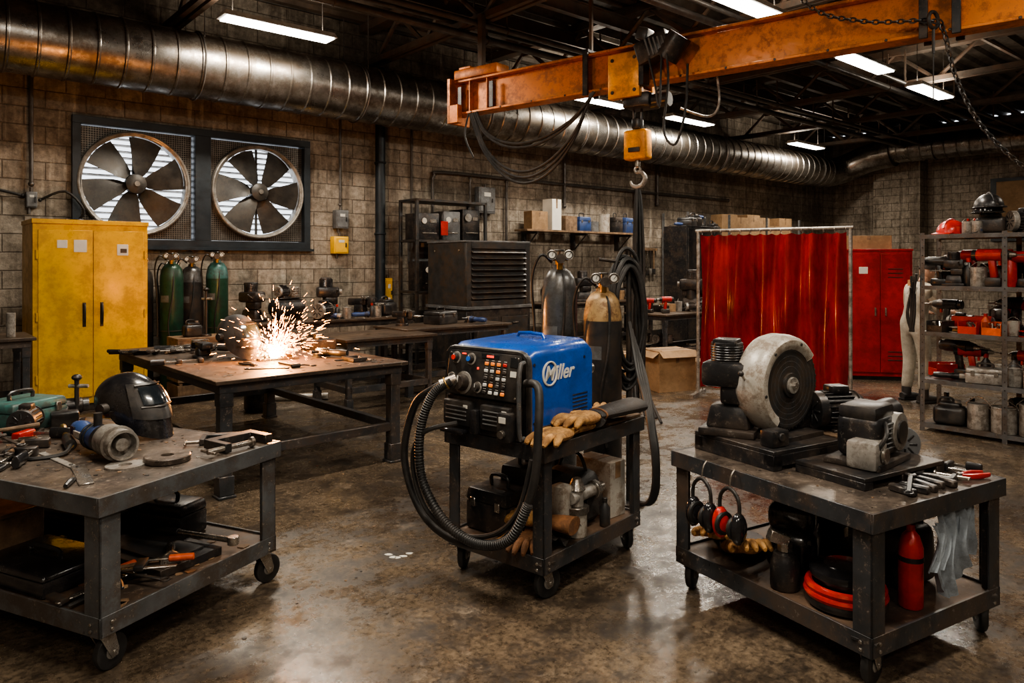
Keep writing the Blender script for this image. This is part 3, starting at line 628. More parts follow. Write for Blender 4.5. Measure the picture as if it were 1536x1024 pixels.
b=B('coffee_can',W(.99,8.75),0); b.lathe([(.04,0),(.04,.24),(.036,.24),(.034,.02),(0,.02)],M['alu']); b.done(ground=.97)
for lx,w,g,fn,sc,rz,nm in [(3.72,9.55,.93,p_press,1.0,-60,'drill_press'),(4.2,9.55,.93,p_compressor,1.05,20,'air_compressor'),(4.62,9.3,.93,p_motor,1.1,30,'electric_motor'),(4.85,9.65,.93,p_press,1.1,-20,'drill_press'),(5.35,9.6,.93,p_vise,1.5,-60,'bench_vise'),(5.72,9.5,.93,p_tank,1.0,20,'fuel_tank'),
      (3.1,9.45,.79,p_rod,1.3,-60,'tool_stand'),(2.95,9.5,.79,p_tank,.75,0,'fuel_tank'),(10.0,10.3,.93,p_compressor,1.3,10,'air_compressor'),(10.8,10.3,.93,p_press,1.2,-30,'drill_press')]:
    b=B(nm,W(lx,w),RZ+rz); b.push(S(sc,sc,sc)); fn(b); b.pop(); b.done(ground=g)
for lx,ly,fn,sc,rz,nm in [(.9,.55,p_toolcase,1.0,15,'toolbox'),(1.35,.3,p_grinder,1.1,100,'angle_grinder'),(.3,.6,p_vise,1.1,-60,'bench_vise')]:
    P_=fr((-1.32,9.25,0),RZ)(lx,ly); b=B(nm,P_,RZ+rz); b.push(S(sc,sc,sc)); fn(b); b.pop(); b.done(ground=.86)
b=B('hand_tool_pile',W(5.0,9.3),RZ)
for i in range(8): b.place([p_grinder,p_bottle,p_can,p_wrench][i%4],-.3+i*.13,random.uniform(-.08,.05),0,random.uniform(0,360))
b.done(ground=.93)
b=B('wooden_crate',W(2.72,9.3),RZ)
for z in (.08,.26,.44,.62): 
    b.bb(0,.6,0,.02,z,z+.14,M['wood']); b.bb(0,.6,.43,.45,z,z+.14,M['wood']); b.bb(0,.02,.02,.43,z,z+.14,M['wood']); b.bb(.58,.6,.02,.43,z,z+.14,M['wood'])
b.bb(0,.6,0,.45,.76,.79,M['wood']); b.bb(.02,.58,.02,.43,0,.08,M['wood']); b.bb(.02,.06,.02,.06,0,.76,M['wood']); b.bb(.54,.58,.02,.06,0,.76,M['wood']); b.done()
# louvred heater unit
b=B('industrial_heater',(-.70,11.3,0),RZ); w_,d_=1.32,1.05
b.bb(0,w_,0,d_,.06,.98,M['blackm']); b.bb(.04,w_-.04,.04,d_-.04,0,.06,M['black']); b.bb(-.03,w_+.03,-.03,d_+.03,.98,1.03,M['grey'])
b.bb(0,w_,.03,d_,1.03,2.03,M['steel']); b.bb(-.015,w_+.015,-.0,d_+.015,2.03,2.06,M['grey'])
b.bb(0,.1,0,.03,1.03,2.03,M['steel']); b.bb(w_-.1,w_,0,.03,1.03,2.03,M['steel']); b.bb(.1,w_-.1,0,.03,1.03,1.12,M['steel']); b.bb(.1,w_-.1,0,.03,1.93,2.03,M['steel'])
for i in range(9): b.box((w_/2,-.0,1.17+i*.09),(w_-.2,.08,.012),M['steel'],rot=(38,0,0))
for x in (.34,.98): b.bb(x-.28,x+.28,-.015,0,.2,.85,M['steel']); b.box((x,-.03,.75),(.12,.02,.02),M['chrome'])
for y in (.2,.85): b.cyl((-.012,y,1.9),(0,y,1.9),.02,M['chrome'],n=10)
b.done(bevel=.005)
b=B('equipment_rack',W(6.72,10.2),RZ)
for x in (0,1.45):
    for y in (0,.5): b.bb(x,x+.05,y,y+.05,0,2.78,M['steel'])
for z in (.25,1.2,2.06,2.74): b.bb(0,1.5,0,.55,z,z+.04,M['steel'])
for x,z,w_,h_,m in ((.3,2.1,.42,.45,'blackm'),(.78,2.1,.35,.5,'grey'),(1.2,2.1,.38,.55,'blackm'),(.4,1.24,.5,.5,'blackm'),(1.1,1.24,.5,.4,'grey'),(.75,.29,.9,.6,'blackm')):
    b.rbox((x,.28,z+h_/2),(w_,.42,h_),M[m],.015); b.cyl((x-w_*.25,.065,z+h_*.7),(x-w_*.25,.05,z+h_*.7),.05,M['paper'],n=16); b.box((x+w_*.2,.065,z+h_*.7),(w_*.3,.01,.06),M['chrome']); b.box((x,.06,z+h_*.25),(w_*.7,.02,.02),M['chrome'])
b.box((.58,.02,2.3),(.14,.02,.24),M['red']); b.cyl((1.1,.04,2.5),(1.1,.02,2.5),.07,M['alu']); b.done()
# wall shelf
b=WB('wall_shelf',9.45,10.5); b.bb(0,3.5,0,.38,2.33,2.37,M['wood'])
for x in (.3,1.7,3.1): b.bb(x-.02,x+.02,.02,.38,2.29,2.33,M['steel']); b.cyl((x,.05,2.3),(x,.38,2.0),.015,M['steel'],n=8); b.bb(x-.02,x+.02,.38,.5,1.98,2.37,M['steel'])
b.done()
b=WB('shelf_boxes',9.5,10.69)
x=.2
for i,(w_,h_,m) in enumerate([(.5,.36,'card'),(.35,.62,'paper'),(.45,.3,'wood'),(.38,.34,'navy'),(.3,.22,'grey'),(.35,.40,'white'),(.3,.38,'blackm'),(.35,.38,'navy'),(.3,.32,'blackm')]):
    if m in('card','paper','wood'): b.place(p_box,x+w_/2-.1,0,0,random.uniform(-6,6),w=w_*.8,d=.26,h=h_,m=m)
    elif m in('navy','blackm'): b.place(p_toolcase,x+w_/2-.1,0,0,random.uniform(-6,6),w=w_*.85,d=.26,h=h_,m=m)
    else: b.place(p_can,x+w_/2-.1,0,0,0,r=.12,h=h_,m=m)
    x+=w_+.02
b.done(ground=2.37)
b=WB('bench_tools',11.2,10.35)
for i in range(7): 
    fn,kw=random.choice(CL); b.place(fn,.1+i*.2,random.uniform(-.15,.2),0,random.uniform(0,360),sc=random.uniform(1.2,1.7),**kw)
b.done(ground=.93)
b=WB('hanging_tools',12.9,10.93)
for i in range(9):
    x=i*.12; l=random.uniform(.25,.65); b.cyl((x,.0,2.0),(x,.0,2.0-l),.02,M[random.choice(['chrome','blackm','orangep','wood'])],n=8); b.rbox((x,0,2.0-l-.06),(.08,.04,.14),M[random.choice(['steel','alu'])],.01)
b.bb(-.1,1.1,.0,.06,2.0,2.06,M['wood']); b.done()
def rack(name,loc,rz,L,D,zs,m='blackm',H=None,posts=None):
    b=B(name,loc,rz); H=H or zs[-1]+.03
    for x in (posts or (0,L-.045)):
        for y in (0,D-.045):
            b.bb(x,x+.045,y,y+.006,0,H,M[m]); b.bb(x,x+.006,y,y+.045,0,H,M[m]) 
            z=.1
            while z<H-.05: b.cyl((x+.025,y-.003,z),(x+.025,y,z),.008,M['black'],n=6); z+=.08
    for z in zs:
        b.bb(0,L,0,D,z-.006,z,M['steel']); b.bb(0,L,-.002,.01,z-.04,z+.002,M[m]); b.bb(0,L,D-.01,D+.002,z-.04,z+.002,M[m])
    return b.done(bevel=0)
rack('storage_rack',W(14.2,10.2),RZ,5.2,.75,(.15,.9,1.6,2.35),m='grey',posts=(0,1.7,3.45,5.15),H=2.9)
for z,nm in ((.15,'stored_machines'),(.9,'stored_machines'),(1.6,'stored_tools'),(2.35,'stored_boxes')):
    b=WB(nm,14.3,10.57); x=.25
    while x<5.0:
        if z>2: p=(p_box,dict(w=.52,d=.4,h=random.uniform(.35,.62))) if x>1.6 else random.choice([CL[0],CL[5],CL[12]])
        else: p=random.choice(CL)
        b.place(p[0],x,random.uniform(-.05,.05),0,random.uniform(-15,15),sc=1 if p[0]==p_box else random.uniform(1.2,1.5),**p[1]); x+=.55 if z>2 else .42
    b.done(ground=z)
b=WB('tool_locker',12.9,9.3); b.bb(0,1.0,0,.6,.05,2.5,M['blackm']); b.bb(.03,.49,-.02,0,.1,2.45,M['blackm']); b.bb(.51,.97,-.02,0,.1,2.45,M['blackm']); b.bb(.02,.98,.03,.57,0,.05,M['black'])
for x in (.45,.55): b.box((x,-.03,1.3),(.02,.02,.14),M['chrome'])
b.done()
b=WB('stored_tools',13.4,9.6)
for i in range(4): b.place([p_grinder,p_toolcase,p_tank,p_drill][i],-.3+i*.24,0,0,random.uniform(-20,20),sc=1.1)
b.done(ground=2.5)
table('work_table',W(9.7,7.4),RZ,2.6,.9,.86,.06,.2,fmm='frame').done()
b=B('bench_tools',W(9.8,7.85),RZ)
for i in range(13):
    fn,kw=random.choice(CL); b.place(fn,.12+i*.18,random.uniform(-.2,.2),0,random.uniform(0,360),sc=random.uniform(1,1.5),**kw)
b.done(ground=.86)
b=B('stored_machines',W(9.9,7.85),RZ)
for i,fn in enumerate((p_compressor,p_tank,p_toolcase,p_motor)): b.place(fn,.3+i*.6,0,0,random.uniform(-20,20),sc=1.1)
b.done(ground=0)
b=B('cardboard_box',(2.12,9.95,0),20); p_box(b,.56,.46,.54,open_=True); b.done(ground=0)
b=B('cardboard_box',(2.74,10.5,0),-10); p_box(b,.42,.38,.32); b.done(ground=0)
b=B('cardboard_box',(1.72,10.9,0),12); p_box(b,.5,.4,.38); b.done(ground=0)

# ---------------------------------------------------------------- welding curtain
cx0,cx1=Vector((2.41,9.5,0)),Vector((3.97,8.6,0)); cl=(cx1-cx0).length; ca=math.degrees(math.atan2(cx1.y-cx0.y,cx1.x-cx0.x))
b=B('welding_curtain',cx0,ca)
for x in (0,cl):
    b.cyl((x,0,.02),(x,0,2.12),.022,M['alu'],n=12); b.box((x,0,.02),(.05,.6,.04),M['alu']); b.cyl((x,0,.3),(x,.22,.04),.01,M['alu'],n=8)
b.cyl((-.03,0,2.12),(cl+.03,0,2.12),.02,M['alu'],n=12)
def cur(u,v):
    z=2.07-v*(1.97-.02*math.sin(u*9)) -.018*abs(math.sin(u*math.pi*14))*(1-v)
    fold=math.sin(u*38+.5*math.sin(v*3))
    return (.03+u*(cl-.06)+.012*math.sin(v*5+u*30),.06*fold*abs(fold)**.3*(1-.2*v)+.035*math.sin(u*17+v*1.8)+.012*math.sin(v*6+u*13),z)
b.sheet(cur,170,40,M['curtain'])
for i in range(15): b.torus((.05+i*(cl-.1)/14,0,2.10),.03,.004,M['chrome'],rot=(0,90,0),n=14,k=5)
b.done(bevel=0,smooth=80)
b=B('tool_cabinet',(4.93,10.75,0),-12); b.bb(0,.86,0,.55,.06,1.88,M['redcab']); b.bb(-.01,.87,-.01,.56,1.88,1.91,M['redcab']); b.bb(.03,.83,.03,.52,0,.06,M['black'])
for x0,x1 in ((.03,.425),(.435,.83)): b.bb(x0,x1,-.018,0,.12,1.84,M['redcab'])
b.box((.36,-.03,1.0),(.02,.02,.12),M['chrome']); b.box((.5,-.03,1.0),(.02,.02,.12),M['chrome']); b.box((.2,-.021,1.6),(.12,.004,.1),M['paper'])
for z in (1.5,1.56,1.62,.3,.36,.42): b.box((.63,-.02,z),(.2,.008,.012),M['black'])
b.done(bevel=.005)
b=B('cardboard_box',(5.3,11.0,0),-12); p_box(b,.62,.4,.2); b.done(ground=1.91)

# ---------------------------------------------------------------- right shelf
SA=-49; SC=(4.16,7.48,0); SL=fr(SC,SA)
ZS=(.08,.53,1.01,1.475,1.99)
rack('storage_shelf',SC,SA,1.9,.5,ZS,m='frameL',H=2.01,posts=(0,.72,1.855))
b=B('hard_hat',SL(.22,.22),SA-100); b.push(S(1.15,1.15,1.15)); p_hardhat(b); b.pop(); b.done(ground=1.99,bevel=0)
b=B('safety_helmet_stack',SL(.57,.22),SA); b.place(p_tank,0,0,0,8,sc=.85,m='blackm'); b.place(p_hardhat,-.03,0,.20,-60,sc=1.1,m='gloss'); b.place(p_hardhat,-.02,0,.25,-55,sc=1.1,m='blackm'); b.done(ground=1.99,bevel=0)
b=B('electric_motor',SL(.86,.25),SA+40); p_motor(b); b.done(ground=1.99)
b=B('hard_hat',SL(1.3,.25),SA-100); p_hardhat(b,'blackm'); b.done(ground=1.99,bevel=0)
b=B('hand_tool_pile',SL(.38,.12),SA)
for i in range(6): b.place([p_bottle,p_can,p_grinder][i%3],-.02+i*.03,random.uniform(0,.2),0,random.uniform(0,90),sc=.8)
b.done(ground=1.99)
def fillshelf(nm,z,items,seed,hmax=1):
    random.seed(seed); b=B(nm,SL(0,0),SA); x=.08
    for fn,wd,sc,kw in items:
        b.place(fn,x+wd/2,.13+random.uniform(-.02,.03),0,random.uniform(-14,14),sc=sc,**kw); x+=wd
    x=.12
    while x<1.75:
        fn,kw=random.choice(CL[:13]); b.place(fn,x,.38,0,random.uniform(0,360),sc=random.uniform(1.2,1.6)*hmax,**kw); x+=.12
    b.done(ground=z)
fillshelf('power_tools',1.475,[(p_drill,.12,1.2,dict(m='black')),(p_press,.16,.66,{}),(p_bottle,.08,1.4,dict(m='black',c='red')),(p_can,.11,1.2,dict(m='alu')),(p_drill,.13,1.5,dict(m='red')),(p_bottle,.12,1.8,dict(m='red',c='red')),(p_drill,.2,1.4,dict(m='red')),(p_motor,.26,1,{}),(p_tank,.3,.9,{}),(p_toolcase,.26,.8,{})],3)
fillshelf('parts_bins',1.01,[(p_bin,.14,1.1,dict(m='blackm')),(p_spool,.15,.7,dict(m='white',m2='tan')),(p_bin,.14,1.2,dict(m='red')),(p_bottle,.06,1,dict(m='orangep')),(p_bin,.15,1.2,dict(m='orangep')),(p_can,.1,.9,dict(m='white')),(p_spool,.15,.7,{}),(p_bottle,.08,.9,dict(m='grey',c='orangep')),(p_grinder,.32,1,{}),(p_bin,.18,1,dict(m='red')),(p_can,.14,1,{})],4)
fillshelf('tool_cases',.53,[(p_grinder,.28,.9,dict(m='black')),(p_toolcase,.36,1,dict(w=.32,d=.22,h=.17,m='alu')),(p_can,.14,1.1,dict()),(p_can,.13,1,dict(m='white')),(p_toolcase,.38,1,dict(w=.34,d=.22,h=.2)),(p_motor,.3,1,{})],5)
fillshelf('metal_pails',.08,[(p_tank,.3,.95,dict()),(p_can,.22,1.8,dict(r=.055,h=.14)),(p_can,.22,1.8,dict(r=.06,h=.14)),(p_can,.24,1.9,dict(m='alu')),(p_tank,.34,1.0,{}),(p_toolcase,.38,.9,{})],6,.9)
random.seed(11)
b=B('hanging_cables',SL(-.03,.0),SA)
for i in range(6): b.tube([(random.uniform(-.04,.02),-.02-.01*i,1.5+random.uniform(-.05,.1)),(random.uniform(-.09,.0),-.03,1.2),(random.uniform(-.06,.0),-.02,1.0)],.013,M['rubber'],n=6)
b.box((-.03,-.03,1.42),(.08,.004,.1),M['paper'],rot=(0,20,0)); b.box((-.05,-.02,1.5),(.05,.03,.06),M['chrome']); b.done(bevel=0)

# ---------------------------------------------------------------- worker behind the shelf
emp=bpy.data.objects.new('worker',None); scene.collection.objects.link(emp); emp.location=(4.97,9.05,0); emp.rotation_euler=(0,0,rad(15))
def skin(name,verts,edges,radii,m,sub=2):
    me=bpy.data.meshes.new(name); me.from_pydata(verts,edges,[]); ob=bpy.data.objects.new(name,me); scene.collection.objects.link(ob)
    me.materials.append(m); md=ob.modifiers.new('skin','SKIN')
    if not me.skin_vertices: 
        bm=bmesh.new(); bm.from_mesh(me); bm.verts.layers.skin.verify(); bm.to_mesh(me); bm.free()
    for i,r in enumerate(radii):
        sv=me.skin_vertices[0].data[i]; sv.radius=(r,r) if isinstance(r,(int,float)) else r
        sv.use_root=(i==0)
    md.use_smooth_shade=True; s2=ob.modifiers.new('sub','SUBSURF'); s2.levels=sub; s2.render_levels=sub
    ob.parent=emp; return ob
bv=[(0,0,.93),(.01,0,1.08),(.05,0,1.25),(.09,0,1.38),(.13,0,1.47),
    (0,.1,.88),(.03,.11,.5),(-.01,.12,.12),(0,-.1,.88),(.05,-.11,.5),(.02,-.12,.12),
    (.08,.17,1.39),(.12,.23,1.13),(.33,.2,1.08),(.08,-.17,1.39),(.13,-.23,1.13),(.34,-.18,1.10)]
be=[(0,1),(1,2),(2,3),(3,4),(0,5),(5,6),(6,7),(0,8),(8,9),(9,10),(3,11),(11,12),(12,13),(3,14),(14,15),(15,16)]
br=[.14,.135,.15,.13,.06,.105,.078,.065,.105,.078,.065,.075,.056,.042,.075,.056,.042]
skin('coverall',bv,be,br,M['cover'])
for sg,wr in ((1,(.33,.2,1.08)),(-1,(.34,-.18,1.10))):
    x,y,z=wr
    V=[(x-.02,y,z),(x+.04,y,z),(x+.085,y,z-.004)]; E=[(0,1),(1,2)]; Rr=[.026,(.022,.036),(.018,.036)]
    for k,l in enumerate((.062,.075,.07,.055)):
        yy=y+(-.028+.019*k); i=len(V); V+=[(x+.08,yy,z),(x+.08+l*.55,yy,z-.006),(x+.08+l,yy,z-.028)]; E+=[(2,i),(i,i+1),(i+1,i+2)]; Rr+=[.010,.009,.008]
    i=len(V); V+=[(x+.05,y-sg*.045,z-.01),(x+.085,y-sg*.055,z-.02)]; E+=[(1,i),(i,i+1)]; Rr+=[.011,.009]
    skin('hand',V,E,Rr,M['skin'],1)
b=B('head',(0,0,0),0); b.push(T(.19,0,1.60)@R(0,18,0))
b.ell((0,0,0),(.096,.075,.118),M['skin'],n=24,k=16); b.ell((.035,0,-.06),(.06,.055,.055),M['skin']); b.cyl((-.03,0,-.15),(-.01,0,-.03),.05,M['skin'])
b.prism([(.085,-.02),(.115,-.028),(.09,.028)],.022,M['skin'],T(0,.011,0)@R(90,0,0)); 
for sg in (-1,1):
    b.ell((.083,sg*.03,.015),(.012,.014,.010),M['paper'],n=10,k=6); b.ell((.092,sg*.03,.015),.006,M['black'],n=8,k=6); b.ell((-.005,sg*.076,0),(.018,.008,.03),M['skin'],n=10,k=6)
b.tube([(.085,-.024,-.055),(.096,0,-.054),(.085,.024,-.055)],.005,M['brown'],n=6); b.ell((-.012,0,.022),(.1,.082,.115),M['hair'],n=24,k=12,a0=0,a1=95)
b.pop(); b.done(bevel=0,parent=emp)
for sg in (-1,1):
    b=B('boot',(.0,0,0),0); x=-.01 if sg>0 else .02; b.tube([(x-.07,sg*.12,.05),(x,sg*.12,.055),(x+.1,sg*.125,.045),(x+.19,sg*.13,.04)],[.045,.05,.046,.03],M['dleather'],n=14); b.cyl((x,sg*.12,.05),(x,sg*.12,.17),.055,M['dleather']); b.rbox((x+.06,sg*.125,.012),(.28,.1,.024),M['rubber'],.01); b.done(bevel=0,parent=emp)

# ---------------------------------------------------------------- crane
BA=math.degrees(math.atan2(-.62,.785)); BL=(-.71,10.0,0)
b=B('overhead_crane_beam',BL,BA); zb,hb=3.70,.46; L=7.6
b.bb(0,L,-.11,.11,zb,zb+.03,M['orange']); b.bb(0,L,-.11,.11,zb+hb-.03,zb+hb,M['orange']); b.bb(0,L,-.012,.012,zb+.03,zb+hb-.03,M['orange'])
b.bb(-.05,.0,-.2,.2,zb-.12,zb+hb+.02,M['orange']); b.bb(-.03,.14,-.2,-.11,zb-.12,zb+.12,M['orange'])
b.rbox((.38,0,zb+hb+.07),(.75,.26,.13),M['orange'],.015); b.bb(.1,.3,-.13,.13,zb+hb+.13,zb+hb+.16,M['orange'])
for x in (.25,.55,2.05,5.6,5.85): b.bb(x,x+.02,-.1,-.012,zb+.03,zb+hb-.03,M['orange'])
for x in (.0,.55): b.box((x+.1,-.115,zb+.2),(.07,.01,.34),M['blackm'])
for x in (2.05,5.55,5.8):
    b.box((x+.05,-.125,zb+.23),(.07,.03,.52),M['blackm']); b.box((x+.05,.125,zb+.23),(.07,.03,.52),M['blackm']); b.box((x+.05,0,zb+hb+.03),(.09,.28,.04),M['blackm']); b.bb(x+.03,x+.07,-.02,.02,zb+hb,5.0,M['truss'])
b.bb(.35,.43,-.04,.04,zb+hb+.1,5.0,M['truss']); b.bb(7.3,7.4,-.04,.04,zb+hb,5.0,M['truss'])
for i in range(14): b.cyl((.3+i*.5,-.118,zb+.015),(.3+i*.5,-.11,zb+.015),.014,M['steel'],n=8)
b.done(bevel=.004)
HX=2.72
b=B('electric_chain_hoist',BL,BA)
b.rbox((HX-.06,-.17,zb+.1),(.40,.1,.5),M['hoist'],.01); b.rbox((HX-.06,.17,zb+.1),(.36,.1,.5),M['hoist'],.01); b.box((HX-.06,0,zb-.08),(.34,.40,.06),M['hoist'])
for q in ((-.2,.28),(.08,.28),(-.2,-.08),(.08,-.08)): b.cyl((HX+q[0],-.22,zb+q[1]),(HX+q[0],-.23,zb+q[1]),.022,M['steel'],n=6)
b.rbox((HX+.32,-.2,zb+.33),(.4,.2,.26),M['blackm'],.03,rot=(0,-18,0)); b.cyl((HX+.45,-.2,zb+.2),(HX+.62,-.2,zb+.42),.13,M['blackm'],n=20); b.rbox((HX+.2,-.21,zb+.5),(.14,.16,.14),M['steel'],.02,rot=(0,20,0)); b.box((HX+.18,-.19,zb+.1),(.06,.14,.3),M['blackm'])
for k in range(5): b.box((HX+.28+k*.05,-.305,zb+.33),(.02,.012,.2),M['grey'],rot=(0,-18,0))
b.rbox((HX+.06,-.02,zb-.18),(.34,.3,.16),M['blackm'],.03); b.cyl((HX+.2,-.05,zb-.2),(HX+.42,-.05,zb-.2),.08,M['blackm'])
for dx in (-.05,.05): b.cyl((HX+dx,0,zb-.25),(HX+dx,0,3.22),.014,M['steel'],n=8)
b.rbox((HX,0,3.28),(.10,.13,.12),M['blackm'],.02)
b.rbox((HX,0,3.04),(.29,.16,.34),M['hoist'],.03,3); b.cyl((HX-.0,-.085,3.04),(HX,.085,3.04),.09,M['hoist'],n=24); b.box((HX,-.092,2.98),(.14,.01,.05),M['blackm'])
b.cyl((HX,0,2.88),(HX,0,2.80),.03,M['chrome']); b.torus((HX,0,2.76),.035,.014,M['alu'],rot=(90,0,0),n=16)
b.tube([(HX+.0,0,2.74),(HX+.06,0,2.72),(HX+.095,0,2.66),(HX+.06,0,2.59),(HX,0,2.565),(HX-.07,0,2.59),(HX-.09,0,2.64)],[.02,.022,.026,.028,.028,.02,.01],M['alu'],n=10)
b.tube([(HX+.5,-.3,zb+.3),(HX+.55,-.35,zb-.1),(HX+.5,-.35,zb-.6),(HX+.62,-.32,zb-.75),(HX+.72,-.3,zb-.4),(HX+.7,-.2,zb+.1)],.014,M['rubber'],n=6)
b.tube([(HX+.45,-.3,zb+.3),(HX+.48,-.38,zb-.05),(HX+.46,-.38,zb-.35),(HX+.4,-.36,zb-.1),(HX+.3,-.3,zb+.2)],.012,M['rubber'],n=6)
b.tube([(HX+.9,.1,zb+.0),(HX+.92,.1,zb-.3),(HX+.8,.1,zb-.42),(HX+.5,.05,zb-.3)],.014,M['alu'],n=8)
b.done(bevel=.003)
b=B('festoon_cable',BL,BA)
for k in range(5):
    o=.04*k; x0,x1=.3+o,2.18+o*.5; pts=[]
    for i in range(11):
        u=i/10; pts.append((x0+(x1-x0)*u**(1.0+.06*k),-.13-.012*k,zb-.02-(.98-.07*k)*(1-(2*u-1)**2)**.8*(1 if k<3 else .7)))
    b.tube(pts,.018,M['rubber'],n=7,sub=3)
b.tube([(.25,-.1,zb),(.2,-.12,zb-.3),(.35,-.12,zb-.6)],.012,M['rubber'],n=6); b.done(bevel=0)
b=B('hanging_cable_bundle',(1.42,8.28,0),0)
for k in range(11):
    x=random.uniform(-.055,.055); y=random.uniform(-.05,.05)
    b.tube([(x*.3,y*.3,2.535),(x*.8,y,2.3),(x*1.3,y,1.6),(x*1.2+random.uniform(-.03,.03),y,.9),(x*1.6,y,.35),(x*3,y*3-.05*k,.015)],.015,M['rubber'],n=6)
b.done(bevel=0)
def chain(name,pts,ls=.062,r=.0075):
    b=B(name); P=[Vector(p) for p in pts]; Q=[]
    for i in range(len(P)-1):
        g=lambda j:P[max(0,min(len(P)-1,j))]; a,b_,c,d=g(i-1),g(i),g(i+1),g(i+2)
        for t in range(60): u=t/60; Q.append(.5*((2*b_)+(c-a)*u+(2*a-5*b_+4*c-d)*u*u+(3*b_-a-3*c+d)*u**3))
    acc=0; k=0
    for i in range(1,len(Q)):
        acc+=(Q[i]-Q[i-1]).length
        if acc>=ls*.68:
            acc=0; t=(Q[i]-Q[i-1]).normalized(); q=t.to_track_quat('X','Z').to_matrix().to_4x4()
            b.push(Matrix.Translation(Q[i])@q@R(90*(k%2),0,0)); b.tube([(ls*.5*math.cos(a),ls*.3*math.sin(a),0) for a in [2*math.pi*j/10 for j in range(10)]],r,M['steel'],n=5,closed=True,sub=1); b.pop(); k+=1
    b.done(bevel=0)
chain('lifting_chain',[(2.2,6.9,4.9),(2.7,6.75,4.10),(3.15,6.6,3.88),(3.62,6.35,3.80),(3.72,6.33,3.72),(3.85,6.35,3.3),(4.1,6.35,2.85),(4.6,6.35,2.42),(5.2,6.4,2.25),(6.2,6.4,2.5),(7.4,6.5,4.9)])
b=B('rigging_hook',(3.62,6.30,0)); b.cyl((0,0,3.5),(0,0,3.72),.014,M['rubber'],n=6); b.torus((0,0,3.79),.07,.016,M['steel'],rot=(90,0,30)); b.cyl((0,0,3.1),(0,0,3.5),.006,M['rubber'],n=6); b.done(bevel=0)

# ---------------------------------------------------------------- welding machine on middle cart
b=B('welding_machine',MC,MA); z0=.80; y0,y1=.12,.69; x0,x1=-.03,.60; h=.47
b.bb(x0+.05,x1-.02,y0+.012,y1-.012,z0+.015,z0+.32,M['black'])
for x in (x0+.1,x1-.1):
    for y in (y0+.08,y1-.08): b.cyl((x,y,z0-.01),(x,y,z0+.02),.02,M['rubber'])
pf=[(y0,z0+.03),(y0,z0+h-.06),(y0+.008,z0+h-.03),(y0+.03,z0+h-.008),(y0+.06,z0+h),(y1-.06,z0+h),(y1-.03,z0+h-.008),(y1-.008,z0+h-.03),(y1,z0+h-.06),(y1,z0+.03)]
n=len(pf); xs=[x0+.07,x0+.12,x1-.05,x1]; zz=[-.03,0,.012,-.02]; A=[]
for x,dz in zip(xs,zz): A+=[(x,p,q+(dz if q>z0+.1 else 0)) for p,q in pf]
fs=[(j*n+i,j*n+(i+1)%n,(j+1)*n+(i+1)%n,(j+1)*n+i) for j in range(3) for i in range(n)]+[tuple(range(n-1,-1,-1)),tuple(range(3*n,4*n))]
b.add(A,fs,M['blue'])
b.tube([(x0+.052,p,q-.03) for p,q in pf],.016,M['black'],n=8,sub=1); b.tube([(x0+.068,p,q-.028) for p,q in pf],.011,M['frameL'],n=8,sub=1)
b.bb(x0+.045,x0+.075,y0+.005,y1-.005,z0+.02,z0+h-.05,M['black'])
b.push(T(x0+.03,(y0+y1)/2,z0+.312)@R(0,9,0)@R(0,0,-90)@R(90,0,0))
b.rbox((0,0,0),(.52,.245,.03),M['black'],.012)
def knob(x,y,r,m,hh=.025):
    b.cyl((x,y,.012),(x,y,.016+.003),r*1.35,M['alu'],n=24); b.cyl((x,y,.015),(x,y,.015+hh),r,M[m],r1=r*.85,n=20); b.box((x,y+r*.4,.016+hh),(r*.2,r*.8,.003),M['btnw'])
knob(-.195,.075,.024,'black'); b.cyl((-.195,.075,.04),(-.195,.075,.044),.014,M['btnr'],n=16)
knob(-.085,.075,.024,'black'); b.cyl((-.085,.075,.04),(-.085,.075,.044),.014,M['btnb'],n=16)
b.box((-.14,.1,.016),(.03,.008,.002),M['led_r']); b.box((-.03,.03,.016),(.012,.012,.003),M['led_r'])
knob(-.125,-.055,.045,'blackm',.05); knob(-.02,-.07,.022,'black'); knob(-.215,-.03,.018,'blackm')
b.box((.05,.098,.016),(.12,.022,.003),M['glassd']); b.box((.05,.098,.018),(.05,.012,.001),M['led_r'])
for i in range(4):
    for j in range(5):
        m_=['led_o','btnw','frameL','btnw','steel'][(j+i*2)%5]
        if j==0: m_='led_o' if i<3 else 'btnr'
        b.rbox((.03+i*.042,.06-j*.037,.018),(.026,.018,.008),M[m_],.003,1); b.box((.03+i*.042,.078-j*.037,.0158),(.02,.003,.001),M['btnw'])
b.box((.215,.08,.016),(.05,.05,.003),M['glassd']); b.box((.215,.02,.016),(.04,.03,.003),M['paper'])
for q in [(-.24,.1),(.24,.1),(-.24,-.1),(.24,-.1)]: b.cyl((q[0],q[1],.014),(q[0],q[1],.018),.006,M['chrome'],n=8)
b.pop()
b.push(T(x0+.03,(y0+y1)/2,z0+.09)@R(0,0,-90)@R(90,0,0))
b.rbox((0,0,0),(.53,.19,.03),M['blackm'],.01)
for xx in (-.15,.12):
    b.rbox((xx,.01,.03),(.2,.13,.05),M['black'],.01)
    for k in range(4): b.box((xx,.045-k*.022,.057),(.15,.006,.006),M['grey'])
    b.box((xx+.07,.05,.057),(.03,.018,.003),M['paper'])
b.rbox((-.01,-.02,.05),(.05,.13,.05),M['gloss'],.012); b.rbox((-.16,-.085,.06),(.17,.025,.06),M['gloss'],.01); b.rbox((.20,-.02,.05),(.09,.15,.06),M['black'],.015)
b.box((.2,.02,.083),(.045,.03,.003),M['paper']); b.cyl((.2,-.05,.08),(.2,-.05,.1),.02,M['chrome'])
b.pop()
